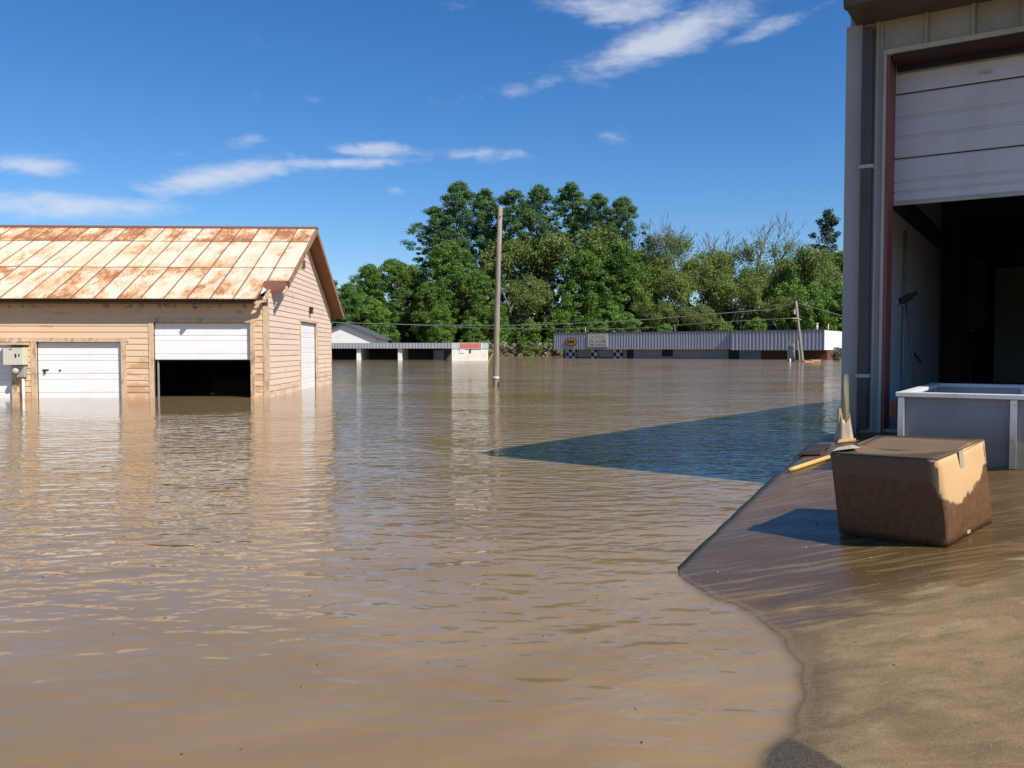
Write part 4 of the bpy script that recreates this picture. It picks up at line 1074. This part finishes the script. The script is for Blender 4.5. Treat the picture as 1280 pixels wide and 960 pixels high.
# clutter in front of the blue building
o = empty('sign_panel', (32.75, 100.6, -0.7), R(-12)); tag(o, 'grey panel with a slatted top rack propped beside the leaning utility pole', 'panel')
part('panel', paint('grey_panel', (0.27, 0.27, 0.26), None, 1, .4, .8), o, -0.45, 0.42, 0, 0.12, 0, 2.5)
for k in range(4):
    MB().bar((-0.55, -0.05, 3.25 - 0.13 * k), (0.35, -0.05, 2.65 - 0.13 * k), 0.05, 0.08).build('slat', M_PUTTY, o)
MB().bar((-0.50, -0.1, 3.28), (-0.46, -0.1, 2.45), 0.06, 0.08).build('slat', M_PUTTY, o)
b = empty('wooden_post', (32.15, 99.2, -0.7)); tag(b, 'stub of a wooden post just above the water by the propped panel', 'post')
MB().tube([(0, 0, 0), (0, 0, 1.05)], [0.12, 0.10], 8).build('stub', M_PUTTY, b, True)
f = empty('floating_crate', (35.2, 98.8, -0.12), R(14)); tag(f, 'orange wooden crate floating beside the leaning utility pole', 'crate')
M_OR = paint('raw_orange_wood', (0.56, 0.29, 0.12), None, 3, .4, .8)
for y in (-0.35, 0.35):
    for z in (0.0, 0.20): part('slat', M_OR, f, -0.9, 0.1, y - .03, y + .03, z, z + 0.15)
for x in (-0.92, 0.1): part('end_board', M_OR, f, x, x + 0.06, -0.38, 0.38, 0.0, 0.42)
part('lid', M_OR, f, -2.0, -0.93, -0.5, 0.4, 0.12, 0.24)

# ------------------------------------------------------------------ trees
def mat_leaf(name, dark, light, trans=0.35):
    m, t, b = new_mat(name)
    at = t.n('ShaderNodeAttribute', attribute_name='tint').outputs['Fac']
    r = t.rnd()
    c = t.mix(at, dark, light)
    c = t.mix(t.m('MULTIPLY', r, 0.35), c, tuple(0.5 * (a + q) * f for a, q, f in zip(dark, light, (1.25, 0.95, 0.8))))
    t.put(b.inputs['Base Color'], c); b.inputs['Roughness'].default_value = 0.55
    b.inputs['Specular IOR Level'].default_value = 0.3
    tr = t.n('ShaderNodeBsdfTranslucent'); t.put(tr.inputs[0], c)
    mx = t.n('ShaderNodeMixShader'); mx.inputs[0].default_value = trans
    t.t.links.new(b.outputs[0], mx.inputs[1]); t.t.links.new(tr.outputs[0], mx.inputs[2])
    t.t.links.new(mx.outputs[0], t.t.nodes['Material Output'].inputs[0])
    return m
M_BARK = paint('bark', (0.13, 0.105, 0.08), (0.07, 0.055, 0.04), 2, .5, .95)
M_BARKP = paint('pale_bark', (0.18, 0.155, 0.125), (0.10, 0.085, 0.07), 2, .5, .95)

def leaf_mesh(name, centres, radii, per, size, mat, rng, flat=0.72, shell=0.25):
    """leaf sprays through a set of clumps: every leaf is a small folded rhombus"""
    C = np.repeat(centres, per, 0); Rr = np.repeat(radii, per); n = len(C)
    dirs = rng.normal(size=(n, 3)); dirs /= np.linalg.norm(dirs, axis=1)[:, None]
    rad = Rr * (shell + (1 - shell) * rng.random(n) ** 0.6) * np.where(rng.random(n) < 0.2, 1.0 + 0.6 * rng.random(n), 1.0)
    P = C + dirs * rad[:, None] * np.array([1, 1, flat])
    nrm = dirs * 0.8 + rng.normal(size=(n, 3)) * 0.75 + np.array([0, 0, 0.45]); nrm /= np.linalg.norm(nrm, axis=1)[:, None]
    a = np.cross(nrm, rng.normal(size=(n, 3))); a /= np.linalg.norm(a, axis=1)[:, None]
    b = np.cross(nrm, a)
    s = size * (0.55 + 0.9 * rng.random(n))[:, None]
    V = np.stack([P - a * s * 0.6, P + b * s * 0.36, P + a * s * 0.6, P - b * s * 0.36], 1).reshape(-1, 3)
    tint = np.clip(0.5 + np.repeat(rng.normal(size=len(centres)) * 0.26, per) + rng.normal(size=n) * 0.16, 0, 1)
    me = bpy.data.meshes.new(name)
    me.vertices.add(4 * n); me.vertices.foreach_set('co', V.astype(np.float32).ravel())
    me.loops.add(4 * n); me.loops.foreach_set('vertex_index', np.arange(4 * n, dtype=np.int32))
    me.polygons.add(n); me.polygons.foreach_set('loop_start', np.arange(0, 4 * n, 4, dtype=np.int32)); me.polygons.foreach_set('loop_total', np.full(n, 4, dtype=np.int32))
    me.update(calc_edges=True)
    at = me.attributes.new('tint', 'FLOAT', 'POINT'); at.data.foreach_set('value', np.repeat(tint, 4).astype(np.float32))
    me.materials.append(mat); return me

def tree_variant(seed, H, base, rfun, nclump, crad, per, lsize, leafmat, barkmat, trunk_r, limbs=14, surface=0.55):
    rng = np.random.default_rng(seed)
    cs = []; rs = []
    while len(cs) < nclump:
        t = rng.random() ** 0.9; z = H * (base + (1 - base) * t)
        a = rng.random() * 2 * math.pi
        rmax = rfun(t) * (0.82 + 0.22 * math.sin(3 * a + seed) * math.sin(5 * t + seed) + 0.16 * math.sin(7 * a + 9 * t + seed) + 0.10 * math.sin(17 * t + 4 * a))
        r = rmax * (surface + (1 - surface) * rng.random()) if rng.random() < 0.75 else rmax * rng.random() * 0.6
        cs.append((r * math.cos(a), r * math.sin(a), z - crad * 0.6)); rs.append(crad * (0.45 + 1.0 * rng.random()))
    crown = leaf_mesh('crown', np.array(cs), np.array(rs), per, lsize, leafmat, rng)
    mb = MB(); lean = rng.normal(size=2) * 0.02 * H
    tp = lambda t: Vector((lean[0] * t * t, lean[1] * t * t, H * t))
    mb.tube([tp(t) for t in (-0.03, 0.1, 0.3, 0.5, 0.7, 0.88)], [trunk_r * k for k in (1.25, 1, .8, .6, .35, .12)], 7)
    idx = rng.permutation(nclump)[:limbs]
    for i in idx:
        c = Vector(cs[i]); t0 = max(0.12, c.z / H - 0.10 - 0.15 * rng.random()); s = tp(t0)
        mid = s.lerp(c, 0.5) + Vector((0, 0, -0.03 * H * rng.random()))
        mb.tube([s, mid, c], [trunk_r * 0.35, trunk_r * 0.22, trunk_r * 0.06], 5, False)
    return crown, mb.mesh('trunk', barkmat, True)

def branchy_variant(seed, H, leafmat, barkmat, leaf_n, spread=0.55, lsize=0.34, bare_top=0.0):
    """thin spring tree: real forking twigs and a light veil of leaves"""
    rng = random.Random(seed); mb = MB(); tips = []
    def grow(p, d_, L, r, depth):
        q = p + d_ * L * 0.5 + Vector((rng.uniform(-.06, .06), rng.uniform(-.06, .06), 0)) * L
        e = q + (d_ + Vector((rng.uniform(-.2, .2), rng.uniform(-.2, .2), rng.uniform(-.05, .2)))).normalized() * L * 0.5
        r = max(r, 0.045); mb.tube([p, q, e], [r, r * 0.85, r * 0.7], 5 if depth < 2 else 3, False)
        if depth >= 2: tips.append((e, L))
        if depth == 5: return
        for k in range(3 if depth in (1, 2, 3) else 2):
            a = rng.uniform(0, 6.28); v = Vector((math.cos(a), math.sin(a), rng.uniform(-.1, .8)))
            nd = (d_ * rng.uniform(.8, 1.3) + v * spread * rng.uniform(.6, 1.4) + Vector((0, 0, 0.15))).normalized()
            grow(e if k < 2 else q, nd, L * rng.uniform(.58, .80), r * 0.60, depth + 1)
    grow(Vector((0, 0, -0.4)), Vector((rng.uniform(-.1, .1), rng.uniform(-.1, .1), 1)).normalized(), H * 0.30, H * 0.013, 0)
    tops = sorted(tips, key=lambda q: q[0].z); zm = tops[-1][0].z
    use = [q for q in tips if q[0].z < zm * (1 - bare_top)]
    nr = np.random.default_rng(seed); pick = nr.choice(len(use), min(leaf_n, len(use)), replace=False)
    cs = np.array([tuple(use[i][0]) for i in pick]); rs = np.array([use[i][1] * 0.75 + 0.35 for i in pick])
    k = H / zm
    crown = leaf_mesh('crown', cs, rs, 75, lsize, leafmat, nr, 0.8, 0.2)
    tr = mb.mesh('trunk', barkmat, True)
    for me in (crown, tr): me.transform(Matrix.Scale(k, 4))
    return crown, tr

L_POP = mat_leaf('poplar_leaf', (0.055, 0.125, 0.046), (0.165, 0.280, 0.095))
L_BRO = mat_leaf('broad_leaf', (0.060, 0.140, 0.024), (0.190, 0.330, 0.060))
L_HAZ = mat_leaf('young_leaf', (0.110, 0.165, 0.034), (0.250, 0.335, 0.085))
L_SPA = mat_leaf('thin_leaf', (0.095, 0.155, 0.044), (0.230, 0.310, 0.100))
L_BRI = mat_leaf('bright_leaf', (0.085, 0.185, 0.030), (0.225, 0.390, 0.070))
L_PIN = mat_leaf('pine_needle', (0.024, 0.045, 0.022), (0.060, 0.090, 0.042), 0.15)

oval = lambda w, lo=0.55, k=0.55: (lambda t: w * (max(0.02, 1 - ((t - lo) / (1 - lo if t > lo else lo + 0.12)) ** 2)) ** k)
VAR = {
    'poplar': [tree_variant(1, 38, 0.20, oval(6.2), 330, 0.95, 140, 0.30, L_POP, M_BARK, 0.42), tree_variant(2, 38, 0.22, oval(5.6, 0.6), 310, 0.95, 140, 0.30, L_POP, M_BARK, 0.42), tree_variant(21, 38, 0.22, oval(6.0, 0.5), 320, 0.9, 140, 0.30, L_POP, M_BARK, 0.42)],
    'broad': [tree_variant(3, 20, 0.06, oval(6.8, 0.45), 340, 0.9, 120, 0.28, L_BRO, M_BARK, 0.34), tree_variant(4, 20, 0.05, oval(6.2, 0.5), 320, 0.9, 120, 0.28, L_BRO, M_BARK, 0.34), tree_variant(14, 20, 0.05, oval(6.5, 0.4), 330, 0.95, 120, 0.28, L_BRO, M_BARK, 0.34)],
    'hazy': [branchy_variant(5, 18, L_HAZ, M_BARKP, 330, 0.75, 0.22), branchy_variant(6, 18, L_HAZ, M_BARKP, 330, 0.8, 0.22)],
    'sparse': [branchy_variant(7, 30, L_SPA, M_BARKP, 100, 0.62, 0.25, 0.22), branchy_variant(8, 30, L_SPA, M_BARKP, 90, 0.68, 0.25, 0.26), branchy_variant(18, 30, L_SPA, M_BARKP, 110, 0.7, 0.25, 0.2)],
    'bright': [tree_variant(9, 11, 0.02, oval(4.8, 0.4), 220, 0.7, 95, 0.24, L_BRI, M_BARK, 0.16), tree_variant(10, 11, 0.02, oval(4.4, 0.45), 210, 0.7, 95, 0.24, L_BRI, M_BARK, 0.16)],
    'pine': [tree_variant(17, 33, 0.45, oval(4.6, 0.3, 0.8), 60, 1.15, 150, 0.36, L_PIN, M_BARK, 0.35, 20, 0.75)],
}
HREF = {'poplar': 38, 'broad': 20, 'hazy': 18, 'sparse': 30, 'bright': 11, 'pine': 33}
TREES = {
    'poplar': [(-18.0, 205, 33.5), (-12.8, 208, 40.0), (-6.7, 211, 38.8), (0.0, 206, 37.7), (6.6, 208, 39.2), (14.4, 211, 40.4), (20.3, 205, 36.7), (26.3, 206, 36.0)],
    'broad': [(-43.9, 196, 17.2), (-36.2, 190, 15.5), (-32.5, 196, 19.6), (-27.5, 199, 20.6), (-23.9, 203, 19.5), (-18.6, 192, 15.6), (-14.3, 197, 24.5), (-7.5, 191, 18.6), (16.2, 193, 22.9), (24.1, 196, 25.1), (29.7, 199, 20.3), (78.4, 206, 23.3), (85.1, 205, 21.8), (92.7, 207, 23.0)],
    'hazy': [(0.0, 199, 26.4), (9.3, 200, 27.5), (2.7, 192, 16.9), (35.2, 203, 22.6), (38.0, 194, 18.9), (31.0, 190, 12.3), (45.1, 198, 19.2), (47.2, 191, 16.8), (52.8, 194, 16.1), (59.7, 200, 19.4), (40.2, 189, 11.3), (59.4, 190, 13.2), (42.0, 200, 22.0), (49.5, 203, 22.5), (56.0, 199, 19.0), (64.5, 202, 22.0), (70.0, 199, 21.0), (33.0, 196, 17.5)],
    'sparse': [(42.5, 205, 32.0), (38.2, 207, 29.2), (55.7, 206, 32.1), (51.7, 209, 29.1), (31.8, 209, 29.1)],
    'bright': [(-30.0, 189, 11.9), (-15.4, 188, 10.7), (-8.7, 187.5, 8.3), (-3.5, 189, 11.9), (3.8, 187, 8.2), (10.6, 189, 10.4), (21.2, 189, 11.9), (63.0, 193, 17.5), (67.0, 190, 15.8), (72.4, 192, 15.6), (78.4, 191, 15.9), (17.5, 187.5, 8.3), (25.4, 188, 9.5), (33.2, 187.5, 7.2), (45.6, 188, 8.3), (53.5, 188, 8.3)],
    'pine': [(78.3, 214, 34.5)],
}
TLAB = {'poplar': ('poplar_tree', '{} tall dark green poplar above the wood counted from the car wash end', 'tall poplars above the wood'),
        'broad': ('broadleaf_tree', '{} dense rounded green tree along the wooded bank counted from the garage end', 'rounded green trees on the bank'),
        'hazy': ('young_leaf_tree', '{} olive tree in thin new leaf counted along the bank from the car wash end', 'thin leaved olive trees on the bank'),
        'sparse': ('bare_topped_tree', '{} tall bare topped tree behind the blue building counted from the poplars', 'bare topped trees behind the blue building'),
        'bright': ('bank_shrub', '{} low bright green bushy tree at the water edge counted from the car wash end', 'bright green bushes along the bank'),
        'pine': ('pine_tree', 'dark green pine standing above the wood near the metal shed', None)}
ORD = 'first second third fourth fifth sixth seventh eighth ninth tenth eleventh twelfth thirteenth fourteenth fifteenth sixteenth seventeenth eighteenth nineteenth twentieth'.split()
trng = random.Random(77)
for kind, spots in TREES.items():
    nm, lab, grp = TLAB[kind]
    for i, (x, y, h) in enumerate(sorted(spots)):
        cr, tk = VAR[kind][i % len(VAR[kind])]
        k = h / HREF[kind]; kw = k ** 0.5 if kind in ('poplar', 'sparse') else k ** 0.75
        kw *= trng.uniform(0.92, 1.15) * (1.14 if kind == 'poplar' else 1.0)
        o = empty(nm, (x, y, ground_z(x, y)), trng.uniform(0, 6.28)); o.scale = (kw, kw, k)
        tag(o, lab.format(ORD[i]), 'shrub' if kind == 'bright' else 'tree', grp)
        link('crown', cr, o); link('trunk', tk, o)

# undergrowth that fills the foot of the wood, and pale dry brush along the waterline
rng = np.random.default_rng(31)
n = 1300
cx = rng.uniform(-75, 115, n); cy = rng.uniform(196, 232, n); cz = rng.uniform(0.3, 13, n) * (0.45 + 0.55 * rng.random(n)) + 1.2
me = leaf_mesh('undergrowth', np.c_[cx, cy, cz], np.full(n, 3.0), 70, 0.75, mat_leaf('undergrowth_leaf', (0.045, 0.09, 0.02), (0.12, 0.19, 0.045)), rng, 0.9, 0.1)
tag(link('undergrowth', me), 'dark undergrowth filling the foot of the wood', 'undergrowth', kind='stuff')
n = 520
cx = np.r_[rng.uniform(-60, 40, 300), rng.uniform(-5, 11, 220)]; cy = np.array([SHORE + 2.5 * math.sin(x * 0.045) + 1.2 * math.sin(x * 0.17 + 1) for x in cx]) + rng.uniform(-2.5, 1.5, n); cz = 0.15 + rng.random(n) ** 1.3 * np.r_[np.full(300, 1.7), np.full(220, 2.6)]
me = leaf_mesh('dry_brush', np.c_[cx, cy, cz], np.full(n, 0.55), 26, 0.34, mat_leaf('dry_brush_leaf', (0.15, 0.135, 0.085), (0.46, 0.42, 0.32), 0.2), rng, 0.8, 0.1)
tag(link('dry_brush', me), 'pale dry brush and rubble along the far waterline', 'brush', kind='stuff')
# the lone bush at the blue building's end
me = leaf_mesh('crown', np.c_[rng.normal(size=26) * 0.9, rng.normal(size=26) * 0.6, 0.5 + rng.random(26) * 1.3], np.full(26, 0.42), 60, 0.24, mat_leaf('grey_green_leaf', (0.10, 0.12, 0.06), (0.30, 0.34, 0.20)), rng, 0.8, 0.2)
o = empty('bush', (43.6, 112.5, -0.3)); tag(o, 'pale grey green bush under the sunlit end of the blue building', 'bush')
link('crown', me, o)
MB().tube([(0, 0, -0.4), (0.1, 0, 1.0)], [0.06, 0.03], 5).tube([(0, 0, 0), (-0.6, 0.1, 1.2)], [0.05, 0.02], 5).build('stem', M_BARK, o, True)
